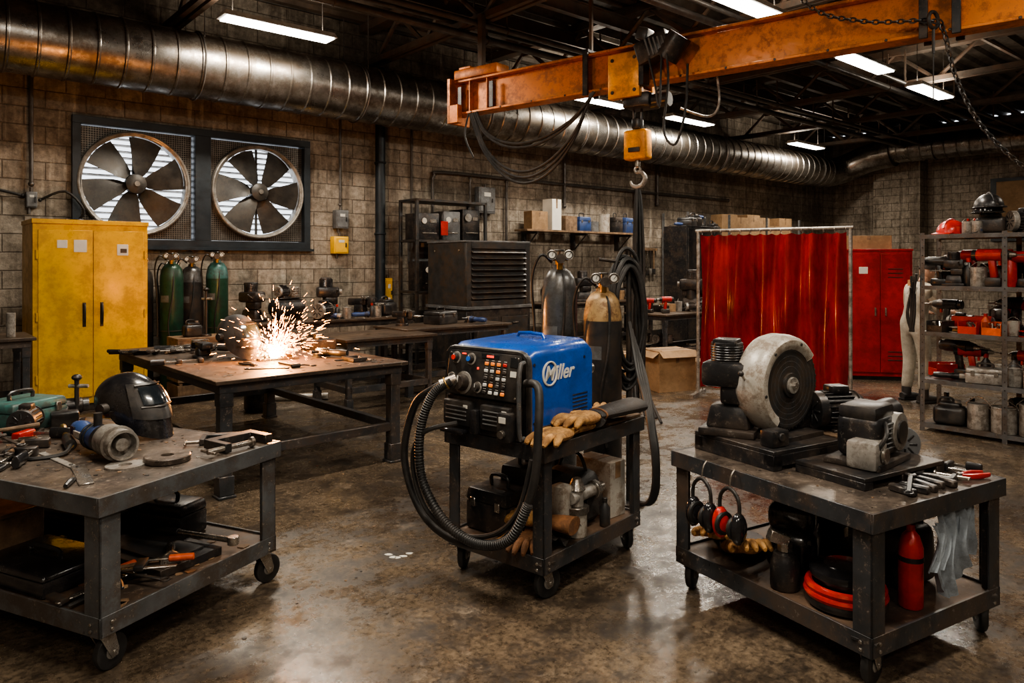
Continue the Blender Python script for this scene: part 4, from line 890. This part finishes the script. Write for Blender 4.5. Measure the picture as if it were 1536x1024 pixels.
b.tube([(x0+.02,y0+.0,z0+.02),(x0-.03,y0-.01,z0+.05),(x0-.03,y0-.01,z0+.36),(x0+.02,y0+.0,z0+.40)],.012,M['frameL'],n=8,sub=3)
b.tube([(x0+.0,y1-.13,z0+.27),(x0-.06,y1-.13,z0+.27)],.028,M['chrome'],n=14,sub=1); b.torus((x0-.05,y1-.13,z0+.27),.028,.006,M['black'],rot=(0,90,0),n=14)
for k in range(6): b.box((x1-.12,y0-.001,z0+.08+k*.02),(.14,.004,.007),M['blackm'])
b.box((x0+.3,y0-.001,z0+.045),(.4,.004,.02),M['blackm'])
for q in [(.1,.08),(.1,.38),(.55,.08),(.55,.38)]: b.cyl((x0+q[0],y0,z0+q[1]),(x0+q[0],y0-.004,z0+q[1]),.008,M['blackm'],n=10)
b.tube([(x1-.20,y0+.2,z0+h-.01),(x1-.20,y0+.2,z0+h+.03),(x1-.20,y1-.2,z0+h+.03),(x1-.20,y1-.2,z0+h-.01)],.01,M['blue'],sub=2)
b.cyl((x1,y0+.05,z0+.3),(x1+.05,y0+.05,z0+.3),.035,M['chrome'],n=16)
wm=b.done(bevel=.002)
cu=bpy.data.curves.new('label','FONT'); cu.body='Miller'; cu.size=.112; cu.extrude=.001; cu.shear=.35; cu.offset=.002; cu.materials.append(M['paper'])
to=bpy.data.objects.new('label',cu); scene.collection.objects.link(to); to.parent=wm; to.location=(x0+.18,y0-.002,z0+.285); to.rotation_euler=(rad(90),0,0)
b=B('emblem'); b.torus((x0+.235,y0-.003,z0+.322),.062,.0045,M['paper'],rot=(90,0,0),n=28,k=5,sx=.95); b.torus((x0+.228,y0-.003,z0+.322),.062,.004,M['paper'],rot=(90,0,0),n=28,k=5,sx=.95); b.done(bevel=0,parent=wm)
b=B('welding_hose',MC,MA); xf=-.12
b.tube([(-.09,.56,1.07),(-.14,.64,1.03),(xf-.03,.78,.92),(xf-.03,.86,.62),(xf-.02,.72,.34),(xf-.02,.42,.255),(xf-.02,.12,.36),(xf,-.02,.62),(xf+.02,-.04,.9),(-.05,.0,1.09),(-.02,.1,1.1)],.021,M['rubber'],n=10,sub=8)
P=[(-.09,.56,1.07),(-.17,.62,1.0),(xf-.08,.68,.8),(xf-.08,.66,.55),(xf-.07,.5,.36),(xf-.06,.28,.3),(xf-.05,.08,.37),(xf-.02,-.01,.55)]
b.tube(P,.024,M['rubber'],n=10,sub=8)
b.tube([(-.1,.5,.86),(-.2,.66,.8),(xf-.06,.76,.62),(xf-.06,.66,.4),(xf-.05,.45,.31),(xf-.04,.2,.36),(xf-.01,.06,.5),(xf+.02,.0,.75)],.013,M['rubber'],n=8,sub=8)
Pv=[Vector(p) for p in P]
for i in range(len(Pv)-1):
    g=lambda j:Pv[max(0,min(len(Pv)-1,j))]; a,b_,c,d=g(i-1),g(i),g(i+1),g(i+2)
    for t in range(16):
        u=t/16; q=.5*((2*b_)+(c-a)*u+(2*a-5*b_+4*c-d)*u*u+(3*b_-a-3*c+d)*u**3); u2=u+.02; q2=.5*((2*b_)+(c-a)*u2+(2*a-5*b_+4*c-d)*u2*u2+(3*b_-a-3*c+d)*u2**3)
        b.push(Matrix.Translation(q)@(q2-q).to_track_quat('Z','Y').to_matrix().to_4x4()); b.torus((0,0,0),.0235,.0035,M['rubber'],n=12,k=4); b.pop()
b.cyl((-.06,.55,1.08),(-.13,.60,1.05),.03,M['chrome'],n=16); b.torus((-.1,.58,1.06),.032,.006,M['brass'],rot=(60,0,40)); b.done(bevel=0)
b=B('gas_hose',(0,0,0),0)
for k in range(4):
    o=.014*k; b.tube([(.80+o,5.0,1.30-.05*k),(.82+o,4.8,1.0),(.83+o*.8,4.60,.86),(.84+o*.6,4.48,.70),(.855+o*.5,4.42,.50+.02*k),(.85+o*.6,4.41,.35),(.82+o*.5,4.44,.25),(.76+o*.3,4.5,.235)],.014,M['rubber'],n=8,sub=6)
b.done(bevel=0)
b=B('leather_glove',ML(.16,.035),MA+190); b.push(S(1.65,1.55,1.4)); p_glove(b,'tan','tan',.09); b.pop(); b.done(ground=.791,bevel=0)
b=B('leather_glove',ML(.40,.03),MA+176); b.push(S(1.6,1.5,1.5)); p_glove(b,'tan','dleather',.22); b.pop(); b.done(ground=.835,bevel=0)
b=B('leather_glove',ML(.74,.14),MA+20); b.push(S(1.4,1.4,1.4)); p_glove(b,'tan','dleather',.16); b.pop(); b.done(ground=.806,bevel=0)
b=B('toolbox',ML(.24,.50),MA-90); p_toolcase(b,.30,.24,.26,'blackm'); b.done(ground=.217)
b=B('leather_glove',ML(.13,.20),MA+200); b.push(S(1.3,1.3,1.6)); p_glove(b,'brown','brown'); b.pop(); b.done(ground=.217,bevel=0)
b=B('leather_glove',ML(.2,.24),MA+100); b.push(S(1.2,1.2,1.6)); p_glove(b,'tan','brown'); b.pop(); b.done(ground=.295,bevel=0)
b=B('shop_rag',ML(.25,.15),MA); b.sheet(lambda u,v:((u-.5)*.32,(v-.5)*.2,.03+.03*math.sin(u*9+v*4)*math.cos(v*7)+.015*math.sin(u*23)),20,14,M['dleather']); b.done(ground=.217,bevel=0)
b=B('pipe_fitting',ML(.42,.10),MA); b.push(S(1.25,1.25,1.25))
b.cyl((0,0,0),(0,0,.10),.045,M['white'],n=20); b.cyl((0,0,.1),(0,0,.13),.055,M['chrome'],n=8); b.cyl((0,0,.13),(0,0,.2),.03,M['alu']); b.cyl((-.05,0,.17),(.12,0,.17),.028,M['alu'],n=16); b.cyl((.12,0,.17),(.15,0,.17),.042,M['chrome'],n=8); b.cyl((.15,0,.17),(.2,0,.17),.022,M['chrome']); b.rbox((-.06,.04,.13),(.08,.08,.2),M['white'],.02); b.cyl((0,-.0,.2),(0,0,.25),.04,M['chrome'],r1=.02); b.pop(); b.done(ground=.217)
b=B('tool_bag',ML(.62,.27),MA); b.rbox((0,0,.15),(.26,.3,.3),M['dleather'],.07,3,tx=.7); b.tube([(0,-.1,.28),(0,-.05,.38),(0,.05,.38),(0,.1,.28)],.01,M['black']); b.box((0,-.15,.12),(.16,.02,.14),M['dleather']); b.done(ground=.217)
b=B('cardboard_box',ML(.84,.22),MA-6); p_box(b,.14,.26,.32,'white'); b.done(ground=.217)
b=B('spray_bottle',ML(.64,.06),0); p_bottle(b,.03,.16,'steel','black'); b.done(ground=.217)
b=B('electrode_case',ML(.45,.50),MA+10); p_toolcase(b,.2,.2,.36,'black'); b.done(ground=.217)

# ---------------------------------------------------------------- left cart items
Z=.748
b=B('welding_helmet',LU(.86,.90),-22); b.push(S(1.42,1.25,1.18)@R(0,-14,0)); p_helmet(b); b.pop(); b.done(ground=Z,bevel=0)
b=B('angle_grinder',LU(.47,.58),66+66+180+8) 
b.tube([(-.38,0,.09),(-.30,0,.085),(-.22,0,.07),(-.14,0,.075),(-.02,0,.08)],[.03,.05,.043,.06,.062],M['navy'],n=18); b.cyl((-.03,0,.08),(.02,0,.08),.07,M['black'],n=24); b.torus((-.16,0,.076),.06,.006,M['black'],rot=(0,90,0)); b.torus((-.12,0,.076),.062,.006,M['black'],rot=(0,90,0))
b.lathe([(.072,.02),(.078,.03),(.078,.13),(.084,.14),(.084,.15),(.072,.152),(.068,.20),(.072,.205),(.06,.206),(.056,.15),(.03,.145),(.03,.19),(.0,.19)],M['alu'],T(0,0,.085)@R(0,90,0),n=28)
b.cyl((-.1,0,.13),(-.1,0,.2),.02,M['black']); b.box((-.22,-.05,.08),(.1,.01,.03),M['white']); b.tube([(-.38,0,.09),(-.5,.03,.06),(-.6,.12,.01),(-.5,.25,.012)],.008,M['rubber'],n=6)
for k in range(3): b.box((-.32+k*.02,-.046,.09),(.008,.008,.04),M['black'])
b.done(ground=Z,bevel=0)
b=B('c_clamp',LU(.80,.22),66-100); b.push(S(1.3,1.3,1.5)); p_clampC(b); b.pop(); b.done(ground=Z)
b=B('c_clamp',LU(.92,.38),66-140); p_clampC(b,m='blackm'); b.done(ground=Z)
b=B('grinding_disc',LU(.53,.23),0); b.lathe([(.028,.0),(.1,0),(.105,.004),(.105,.026),(.1,.03),(.03,.03),(.028,.022),(.028,0)],M['top'],n=40,cap=False); b.done(ground=Z,bevel=0)
b=B('steel_ring',LU(.38,.33),0); b.lathe([(.03,.0),(.085,.0),(.085,.01),(.03,.01),(.03,0)],M['alu'],n=32,cap=False); b.done(ground=Z,bevel=0)
b=B('steel_strip',LU(.20,.38),66+60); b.box((0,0,.005),(.36,.06,.008),M['chrome']); b.cyl((.14,0,.009),(.14,0,.014),.012,M['steel']); b.done(ground=Z)
b=B('steel_strip',LU(.32,.72),66+75); b.box((0,0,.004),(.42,.035,.006),M['alu']); b.cyl((-.16,0,.007),(-.16,0,.012),.01,M['steel']); b.done(ground=Z)
b=B('putty_knife',LU(.14,.34),66+40); b.prism([(-.02,-.012),(.09,-.03),(.09,.03),(-.02,.012)],.002,M['chrome']); b.tube([(-.02,0,.006),(-.07,0,.012),(-.14,0,.01)],[.009,.013,.009],M['black'],n=8); b.done(ground=Z,bevel=0)
b=B('parts_case',LU(.70,1.60),66+8); p_toolcase(b,.36,.3,.19,'teal'); b.done(ground=Z)
b=B('bar_clamp',LU(.28,.98),66+40); b.push(S(1.1,1.1,1.9)); p_barclamp(b,'blackm','blackm'); b.pop(); b.done(ground=Z)
b=B('bar_clamp',LU(.46,1.28),66+110); b.push(S(1.1,1.1,2)); p_barclamp(b,'red','blackm'); b.pop(); b.done(ground=Z)
b=B('power_drill',LU(.80,1.36),66+150); b.push(R(80,0,0)@S(1.2,1.2,1.2)); p_drill(b,'blackm'); b.pop(); b.done(ground=Z)
b=B('electric_motor',LU(.62,1.42),66+40); b.push(S(.7,.7,.7)); p_motor(b,'blackm','steel'); b.pop(); b.done(ground=Z)
b=B('locking_pliers',LU(.14,.82),66+20); p_plier(b,'blackm'); b.done(ground=Z)
b=B('hand_tool_pile',LU(.16,1.25),66)
for i in range(10): b.place([p_wrench,p_plier,p_hammer][i%3],random.uniform(-.12,.25),random.uniform(-.3,.3),.012*i,random.uniform(0,180),m='blackm')
b.done(ground=Z)
b=B('cutting_torch',LU(.62,1.10),66+60); b.tube([(-.3,0,.03),(0,0,.03),(.12,0,.05),(.18,0,.02)],.016,M['brass'],n=8); b.cyl((-.3,0,.03),(-.12,0,.03),.028,M['black']); b.tube([(-.3,0,.03),(-.42,.05,.015),(-.4,.2,.012),(-.2,.28,.012),(-.1,.2,.012)],.01,M['rubber'],n=6); b.done(ground=Z,bevel=0)
b=B('tool_stand',LU(.97,1.50),0); p_rod(b,.26); b.done(ground=Z)
def debris(name,P,w,l,z,rz,n,ms,sz=(.01,.03)):
    b=B(name,P,rz)
    for i in range(n):
        s_=random.uniform(*sz); b.prism([(s_*random.uniform(.6,1)*math.cos(a),s_*random.uniform(.5,1)*math.sin(a)) for a in (0,1.1,2.3,3.4,4.6,5.4)],.003,M[random.choice(ms)],T(random.uniform(0,w),random.uniform(0,l),0)@R(0,0,random.uniform(0,360)))
    b.done(ground=z,bevel=0)
debris('metal_scraps',LU(.1,.1),.85,1.2,Z,66,120,['chrome','top','wood','steel'],(.004,.018))
zl=.242
b=B('equipment_case',LU(.22,.66),66+90); p_toolcase(b,.5,.36,.12,'gloss'); b.done(ground=zl)
b=B('steel_plate',LU(.60,.42),66+85); b.box((0,0,.02),(.62,.34,.04),M['blackm']); b.box((0,0,.045),(.5,.22,.012),M['steel']); b.cyl((.2,.1,.04),(.2,.1,.06),.02,M['chrome']); b.done(ground=zl)
b=B('flashlight',LU(.50,.17),66-130); b.push(T(0,0,.05)@R(0,90,0)); b.lathe([(.02,-.2),(.022,-.19),(.022,-.04),(.045,-.005),(.047,.02),(.04,.02),(.036,.01),(0,.005)],M['chrome'],n=24); b.pop(); b.done(ground=zl,bevel=0)
b=B('torque_wrench',LU(.74,.28),66+95); b.cyl((-.22,0,.02),(.1,0,.02),.014,M['chrome']); b.cyl((.1,0,.02),(.24,0,.02),.02,M['black']); b.cyl((-.24,0,0),(-.24,0,.04),.028,M['chrome']); b.done(ground=zl+.052)
b=B('toolbox',LU(.86,.62),66+95); p_toolcase(b,.38,.2,.2,'blackm'); b.done(ground=zl)
b=B('wooden_box',LU(.28,1.28),66+90); b.rbox((0,0,.1),(.5,.36,.2),M['wood'],.004,1); b.box((0,0,.21),(.52,.38,.02),M['wood'])
for x in (-.2,.2): b.box((x,-.185,.1),(.04,.012,.2),M['wood'])
b.done(ground=zl)
b=B('equipment_case',LU(.75,1.12),66+92); p_toolcase(b,.6,.4,.14,'black'); b.done(ground=zl)
b=B('hand_tool_pile',LU(.36,.24),66)
for i in range(7): b.place([p_wrench,p_plier,p_barclamp,p_hammer][i%4],random.uniform(-.18,.1),random.uniform(-.08,.1),.01*i,random.uniform(0,180),m='steel')
b.done(ground=zl)
debris('wood_scraps',LU(.1,.06),.8,.7,zl,66,60,['wood','card','brown'],(.015,.05))

# ---------------------------------------------------------------- welding table items
ZT=.86
b=B('welding_helmet',(-2.43,6.50,0),-35); b.push(S(1.45,1.3,1.25)@R(0,-8,0)); p_helmet(b,'dleather'); b.pop(); b.done(ground=ZT,bevel=0)
b=B('steel_workpiece',(-2.07,6.45,0),30); b.box((0,0,.01),(.34,.2,.02),M['chrome']); b.box((0,.04,.05),(.3,.015,.08),M['steel']); b.cyl((-.12,-.05,.04),(.12,-.05,.04),.025,M['steel']); b.done(ground=ZT)
b=B('bench_vise',(-2.76,6.55,0),130); b.push(S(1.1,1.1,.8)); p_vise(b); b.pop(); b.done(ground=ZT)
b=B('bar_clamp',(-2.80,6.2,0),30); b.push(S(1,1,1.5)); p_barclamp(b,'blackm','blackm'); b.pop(); b.done(ground=ZT)
b=B('hammer',(-3.15,6.9,0),70); p_hammer(b); b.done(ground=ZT)
b=B('bar_clamp',(-3.1,7.1,0),15); b.push(S(1.3,1.3,2)); p_barclamp(b,'blackm','blackm'); b.pop(); b.done(ground=ZT)
b=B('hand_tool_pile',(-3.35,6.85,0),15)
for i in range(12): b.place([p_wrench,p_plier,p_barclamp][i%3],random.uniform(-.35,.3),random.uniform(-.15,.15),.01*(i//3),random.uniform(-25,25),m='blackm',**({'h':'blackm'} if i%3==2 else {}))
b.done(ground=ZT)
b=B('angle_grinder',(-2.6,6.95,0),20); b.push(S(1.2,1.2,1.2)); p_grinder(b,'steel'); b.pop(); b.done(ground=ZT)
b=B('angle_grinder',(-1.6,6.55,0),160); p_grinder(b,'black'); b.done(ground=ZT)
b=B('c_clamp',(-1.35,6.25,0),40); p_clampC(b); b.done(ground=ZT)
b=B('hand_tool_pile',(-1.95,6.0,0),-20)
for i in range(4): b.place([p_wrench,p_plier,p_hammer][i%3],random.uniform(-.2,.2),-.15+i*.1,0,random.uniform(-40,40),m='steel')
b.done(ground=ZT)
b=B('steel_block',(-1.9,7.2,0),30); b.rbox((0,0,.05),(.3,.2,.1),M['blackm'],.01); b.cyl((0,0,.1),(0,0,.15),.05,M['steel']); b.done(ground=ZT)
debris('metal_scraps',WT(.1,.1),1.45,2.3,ZT,WTa,170,['chrome','shelf','steel','wood'],(.006,.03))
b=B('welding_sparks',(-2.06,6.36,.92))
b.ell((0,0,0),.045,M['arc'],n=12,k=8)
for i in range(1300):
    el=max(-4,min(88,random.gauss(46,26))); sp=random.uniform(.8,3.9); az=random.uniform(0,2*math.pi)
    if random.random()<.5: az=random.gauss(rad(40),.9)
    t=random.uniform(.01,.24)*(random.random()**.6); v=Vector((math.cos(az)*math.cos(rad(el)),math.sin(az)*math.cos(rad(el)),math.sin(rad(el))))*sp
    pos=lambda t: v*t+Vector((0,0,-4.9*t*t))
    a,c=pos(t),pos(t+random.uniform(.004,.022)*(.4+t*4))
    if a.z<-.05 or c.z<-.05: continue
    b.cyl(a,c,.0018*random.uniform(.5,1.3),M['spark'],r1=.0007,n=4)
for i in range(90): b.ell((random.gauss(0,.06),random.gauss(0,.06),abs(random.gauss(0,.05))-.02),random.uniform(.004,.013),M['arc' if i%3==0 else 'spark'],n=6,k=4)
sp=b.done(bevel=0)
ld=bpy.data.lights.new('arc_light','POINT'); ld.energy=190; ld.color=(1,.38,.10); ld.shadow_soft_size=.06
lo=bpy.data.objects.new('arc_light',ld); scene.collection.objects.link(lo); lo.parent=sp; lo.location=(0,0,.2)

# ---------------------------------------------------------------- right cart items
Z=.718
b=B('machine_pallet',RL(.14,.60),RA)
b.bb(0,.72,0,.52,.075,.095,M['blackm'])
for x in (0,.33,.66): b.bb(x,x+.06,0,.52,0,.075,M['blackm'])
for y in (0,.46): b.bb(0,.72,y,y+.06,.02,.075,M['blackm'])
b.bb(.5,.68,.02,.5,.095,.105,M['wood']); b.done(ground=Z)
zp=Z+.095
b=B('drill_press',RL(.26,.98),RA-60); b.push(S(.95,.95,.95)); p_press(b); b.pop(); b.done(ground=zp)
b=B('chop_saw',RL(.46,.78),34)
b.box((0,.04,.012),(.34,.26,.024),M['blackm']); zc=.265; Rd=.225
b.push(T(0,0,zc)@R(90,0,0))
b.cyl((0,0,.0),(0,0,.008),Rd,M['blackm'],n=56); b.cyl((0,0,.008),(0,0,.0095),Rd*.97,M['steel'],n=56); b.torus((0,0,.004),Rd*.99,.004,M['chrome'],n=56,k=6)
for k in range(5): b.torus((0,0,.009),Rd*(.42+.12*k),.0012,M['grey'],n=48,k=4)
for k in range(48):
    a=rad(k*7.5); b.box((Rd*1.005*math.cos(a),Rd*1.005*math.sin(a),.004),(.012,.009,.006),M['steel'],rot=(0,0,k*7.5+20))
b.cyl((0,0,.009),(0,0,.022),.062,M['steel'],n=28); b.cyl((0,0,.02),(0,0,.034),.042,M['alu'],n=24); b.cyl((0,0,.03),(0,0,.05),.02,M['chrome'],n=6)
# smooth solid blade guard wrapping the top and left of the blade, open towards the lower right
GN=56; prf=[(.80,.012),(.90,.026),(1.02,.024),(1.10,.006),(1.14,-.03),(1.14,-.10),(1.09,-.135),(.95,-.15),(.30,-.15),(.30,-.14),(.94,-.14),(1.06,-.12),(1.09,-.08),(1.09,-.03),(1.04,.004),(.98,.010),(.90,.010)]
vs=[];fs=[]; k_=len(prf)
for i in range(GN+1):
    a=rad(38+200*i/GN)
    for r_,z_ in prf: vs.append((Rd*r_*math.cos(a),Rd*r_*math.sin(a),z_))
for i in range(GN):
    for j in range(k_): fs.append((i*k_+j,i*k_+(j+1)%k_,(i+1)*k_+(j+1)%k_,(i+1)*k_+j))
fs.append(tuple(range(k_))); fs.append(tuple(range(GN*k_+k_-1,GN*k_-1,-1))); b.add(vs,fs,M['white'])
for a in (70,130,190): b.cyl((Rd*.96*math.cos(rad(a)),Rd*.96*math.sin(rad(a)),.022),(Rd*.96*math.cos(rad(a)),Rd*.96*math.sin(rad(a)),.03),.008,M['steel'],n=8)
b.pop()
b.cyl((0,.02,zc),(0,.24,zc),.085,M['blackm'],n=26); b.rbox((.1,.16,.16),(.12,.12,.3),M['blackm'],.02,rot=(0,10,0)); b.cyl((.0,.24,zc),(.0,.27,zc),.07,M['steel'],n=20)
b.tube([(.06,.12,zc+.07),(.16,.13,.40),(.26,.12,.40),(.33,.1,.36)],[.022,.02,.018,.02],M['black']); b.rbox((.2,.1,.07),(.18,.18,.12),M['blackm'],.02); b.done(ground=zp)
b=B('vise_grip_block',RL(.24,.68),RA); b.rbox((0,0,.04),(.12,.08,.08),M['blackm'],.01); b.cyl((0,-.05,.05),(0,.05,.05),.02,M['steel']); b.done(ground=zp)
b=B('motor_stand',RL(.24,.20),RA); b.bb(0,.60,0,.36,.035,.055,M['blackm'])
for x in (0,.27,.54): b.bb(x,x+.06,0,.36,0,.035,M['blackm'])
b.done(ground=Z)
zm=Z+.055
b=B('gasoline_engine',RL(.52,.38),RA+12)
b.rbox((.02,0,.13),(.28,.2,.2),M['blackm'],.04,3); b.rbox((-.13,-.05,.065),(.13,.14,.13),M['alu'],.02); b.rbox((-.01,0,.24),(.22,.18,.07),M['black'],.025)
b.cyl((.1,-.115,.14),(.1,.09,.14),.088,M['alu'],n=24); b.cyl((.1,-.125,.14),(.1,-.10,.14),.055,M['blackm'],n=20)
for k in range(6): b.box((.02,-.1,.08+.022*k),(.13,.02,.007),M['grey'])
b.cyl((.13,0,.2),(.27,0,.2),.065,M['blackm'],n=20); b.cyl((.27,0,.2),(.29,0,.2),.05,M['alu'],n=16); b.tube([(-.05,-.1,.2),(-.14,-.14,.16),(-.16,-.1,.08)],.01,M['rubber']); b.rbox((0,0,.015),(.36,.26,.03),M['blackm'],.008)
b.cyl((-.13,-.125,.07),(-.13,-.14,.07),.035,M['chrome'],n=16); b.done(ground=zm)
b=B('electric_motor',RL(.80,.74),RA-20); p_motor(b,'blackm','blackm'); b.done(ground=zp)
b=B('electric_motor',RL(.88,.46),RA+50); b.push(S(.75,.75,.85)); p_motor(b,'blackm','grey'); b.pop(); b.done(ground=Z)
b=B('machine_head',RL(.66,1.0),RA); b.push(S(.9,.9,.9)); p_tank(b,'blackm'); b.pop(); b.done(ground=zp)
b=B('pliers',RL(.78,.10),RA+165); b.push(S(.85,.85,1.3)); p_plier(b,'red'); b.pop(); b.done(ground=Z)
b=B('bar_clamp',RL(.86,.22),RA+100); b.push(S(.6,.8,1.5)); p_barclamp(b,'blackm','blackm'); b.pop(); b.done(ground=Z)
b=B('hand_tool_pile',RL(.50,.10),RA)
for i in range(5): b.rbox((-.14+i*.07,random.uniform(-.01,.01),.016),(.035,.12,.032),M['blackm'],.006,1,rot=(0,0,random.uniform(-15,15)))
b.place(p_wrench,-.1,.0,.033,30,m='blackm'); b.done(ground=Z)
b=B('c_clamp',RL(.66,.08),RA+20); b.push(S(.7,.7,1)); p_clampC(b); b.pop(); b.done(ground=Z)
debris('metal_scraps',RL(.05,.05),.85,1.0,Z,RA,50,['chrome','top','steel','wood'],(.004,.014))
for ly,m in ((.88,'gloss'),(.70,'red')):
    b=B('ear_defenders',RL(-.045,ly),RA) 
    b.tube([(0,-.06,.50),(0,-.055,.60),(0,0,.645),(0,.055,.60),(0,.06,.50)],.009,M['black'],n=8)
    for sg in (-1,1): b.ell((0,sg*.055,.47),(.045,.035,.075),M[m if sg>0 else 'gloss'],n=18); b.torus((0,sg*.035,.47),.045,.012,M['rubber'],rot=(90,0,0),n=16)
    b.tube([(0,0,.645),(0.01,0,.70),(.033,0,.728)],.004,M['chrome'],n=5); b.done(bevel=0)
zl=.212
b=B('leather_glove',RL(.13,.95),RA-140); b.push(R(0,-18,0)@S(1.2,1.2,1.5)); p_glove(b); b.pop(); b.done(ground=zl,bevel=0)
b=B('leather_glove',RL(.10,.70),RA-120); b.push(R(0,-22,0)@S(1.2,1.2,1.5)); p_glove(b); b.pop(); b.done(ground=zl,bevel=0)
b=B('grinding_disc_stack',RL(.30,.93),0); b.cyl((0,0,0),(0,0,.04),.12,M['black'],n=32); b.cyl((0,0,.04),(0,0,.07),.1,M['blackm'],n=28); b.done(ground=zl)
b=B('shop_vacuum',RL(.36,.66),RA+30); b.rbox((0,0,.12),(.3,.24,.22),M['gloss'],.07,4); b.rbox((0,0,.27),(.26,.22,.14),M['gloss'],.05,4); b.tube([(-.08,0,.32),(-.06,0,.40),(.06,0,.40),(.08,0,.32)],.014,M['black']); b.cyl((-.15,0,.1),(-.2,0,.1),.035,M['chrome']); b.done(ground=zl,bevel=0)
b=B('oil_filter_housing',RL(.12,.52),0); b.lathe([(.06,0),(.065,.01),(.065,.12),(.055,.14),(.05,.16),(.03,.17),(0,.17)],M['blackm'],n=26); b.cyl((0,0,.17),(0,0,.21),.035,M['chrome'],n=8); b.box((-.03,0,.23),(.09,.05,.05),M['chrome'],rot=(0,20,0)); b.done(ground=zl)
b=B('cable_reel',RL(.22,.28),0); b.lathe([(.14,0),(.165,.01),(.17,.03),(.165,.05),(.13,.055),(.12,.055)],M['black'],n=44); b.torus((0,0,.055),.155,.018,M['red'],n=44,k=8); b.torus((0,0,.085),.15,.018,M['red'],n=44,k=8); b.cyl((0,0,.05),(0,0,.12),.12,M['black'],n=36)
b.lathe([(.10,.12),(.145,.125),(.15,.14),(.145,.155),(.1,.165),(.09,.175),(.03,.18),(.0,.18)],M['gloss'],n=40); b.box((0.13,-.07,.1),(.002,.05,.03),M['paper'],rot=(0,0,-30)); b.done(ground=zl,bevel=0)
b=B('fire_extinguisher',RL(.44,.12),0); b.lathe([(.045,0),(.05,.01),(.05,.26),(.035,.31),(.018,.33),(.018,.36)],M['red'],n=22); b.box((0,0,.37),(.1,.025,.02),M['black']); b.box((.01,0,.395),(.11,.02,.012),M['black'],rot=(0,-12,0)); b.lathe([(.051,.2),(.051,.225)],M['black'],n=22); b.done(ground=zl)
b=B('tool_bag',RL(.66,.33),RA); b.rbox((0,0,.14),(.3,.26,.28),M['black'],.05,3,tx=.8); b.tube([(-.08,0,.26),(-.06,0,.36),(.06,0,.36),(.08,0,.26)],.01,M['black']); b.done(ground=zl)
b=B('toolbox',RL(.75,.80),RA); p_toolcase(b,.32,.4,.22,'blackm'); b.done(ground=zl)
b=B('work_shirt',RL(.57,.035),RA)
b.sheet(lambda u,v:((u-.5)*(.20+.06*v)+.03*v+.02*math.sin(v*7),-.015*math.sin(u*15+v*2)-.012*math.sin(u*31)-.01*v,.66-v*(.34+.06*math.sin(u*5))),36,20,M['cloth'])
b.sheet(lambda u,v:((u-.5)*.13+.15+.01*math.sin(v*9),.01-.018*math.sin(u*12+v*3),.66-v*.26),20,14,M['cloth'])
b.sheet(lambda u,v:((u-.5)*.10-.10+.03*math.sin(v*4),-.02-.012*math.sin(u*12+v*3),.60-v*.20),16,12,M['cloth'])
b.cyl((-.12,.0,.665),(.24,0,.665),.006,M['chrome'],n=6); b.done(bevel=0)
debris('floor_scraps',(-1.2,3.0,0),4,3.5,.0002,20,110,['wood','top','steel','card'],(.003,.014))
b=B('paint_spill',(-.66,4.27,0),0)
for k in range(5): b.prism([(random.uniform(.5,1)*.03*math.cos(a),random.uniform(.5,1)*.02*math.sin(a)) for a in [k2*.63 for k2 in range(10)]],.0015,M['paper'],T((k-2)*.03,random.uniform(-.035,.035),0))
b.done(ground=.0002,bevel=0)
b=B('plastic_pipe',(-2.65,9.1,0),10); b.cyl((-.35,0,.04),(.35,0,.04),.04,M['white'],n=16); b.cyl((.3,0,.04),(.36,0,.04),.046,M['white'],n=16); b.done(ground=0)
b=B('propane_tank',(-2.95,8.5,0),0); b.lathe([(.13,0),(.15,.03),(.15,.38),(.11,.45),(.04,.47),(.04,.5)],M['blackm'],n=24); b.torus((0,0,.52),.08,.01,M['blackm']); b.done(ground=0,bevel=0)
b=B('waste_bin',(.9,9.3,0),0); b.lathe([(.17,0),(.2,.45),(.21,.46),(.19,.46),(.16,.03),(0,.03)],M['blackm'],n=26); b.done(ground=0,bevel=0)
b=B('window_2',(0,0,0),RZ); b.bb(22.9,22.98,4.2,6.6,2.3,4.0,M['winframe']); b.bb(22.86,22.9,4.35,6.45,2.4,3.9,M['card']); b.done()

# ---------------------------------------------------------------- world & camera
w=bpy.data.worlds.new('World'); scene.world=w; w.use_nodes=True
bg=w.node_tree.nodes['Background']; bg.inputs[0].default_value=(.86,.92,1,1); bg.inputs[1].default_value=2.6
cam=bpy.data.cameras.new('Camera'); co=bpy.data.objects.new('Camera',cam); scene.collection.objects.link(co); scene.camera=co
co.location=(0,0,1.7); co.rotation_euler=(rad(90),0,0); cam.sensor_width=36; cam.lens=1100/1536*36; cam.shift_y=-(512-395)/1536; cam.clip_start=.05; cam.clip_end=200
try: scene.view_settings.look='AgX - Medium High Contrast'
except Exception as e: print(e)
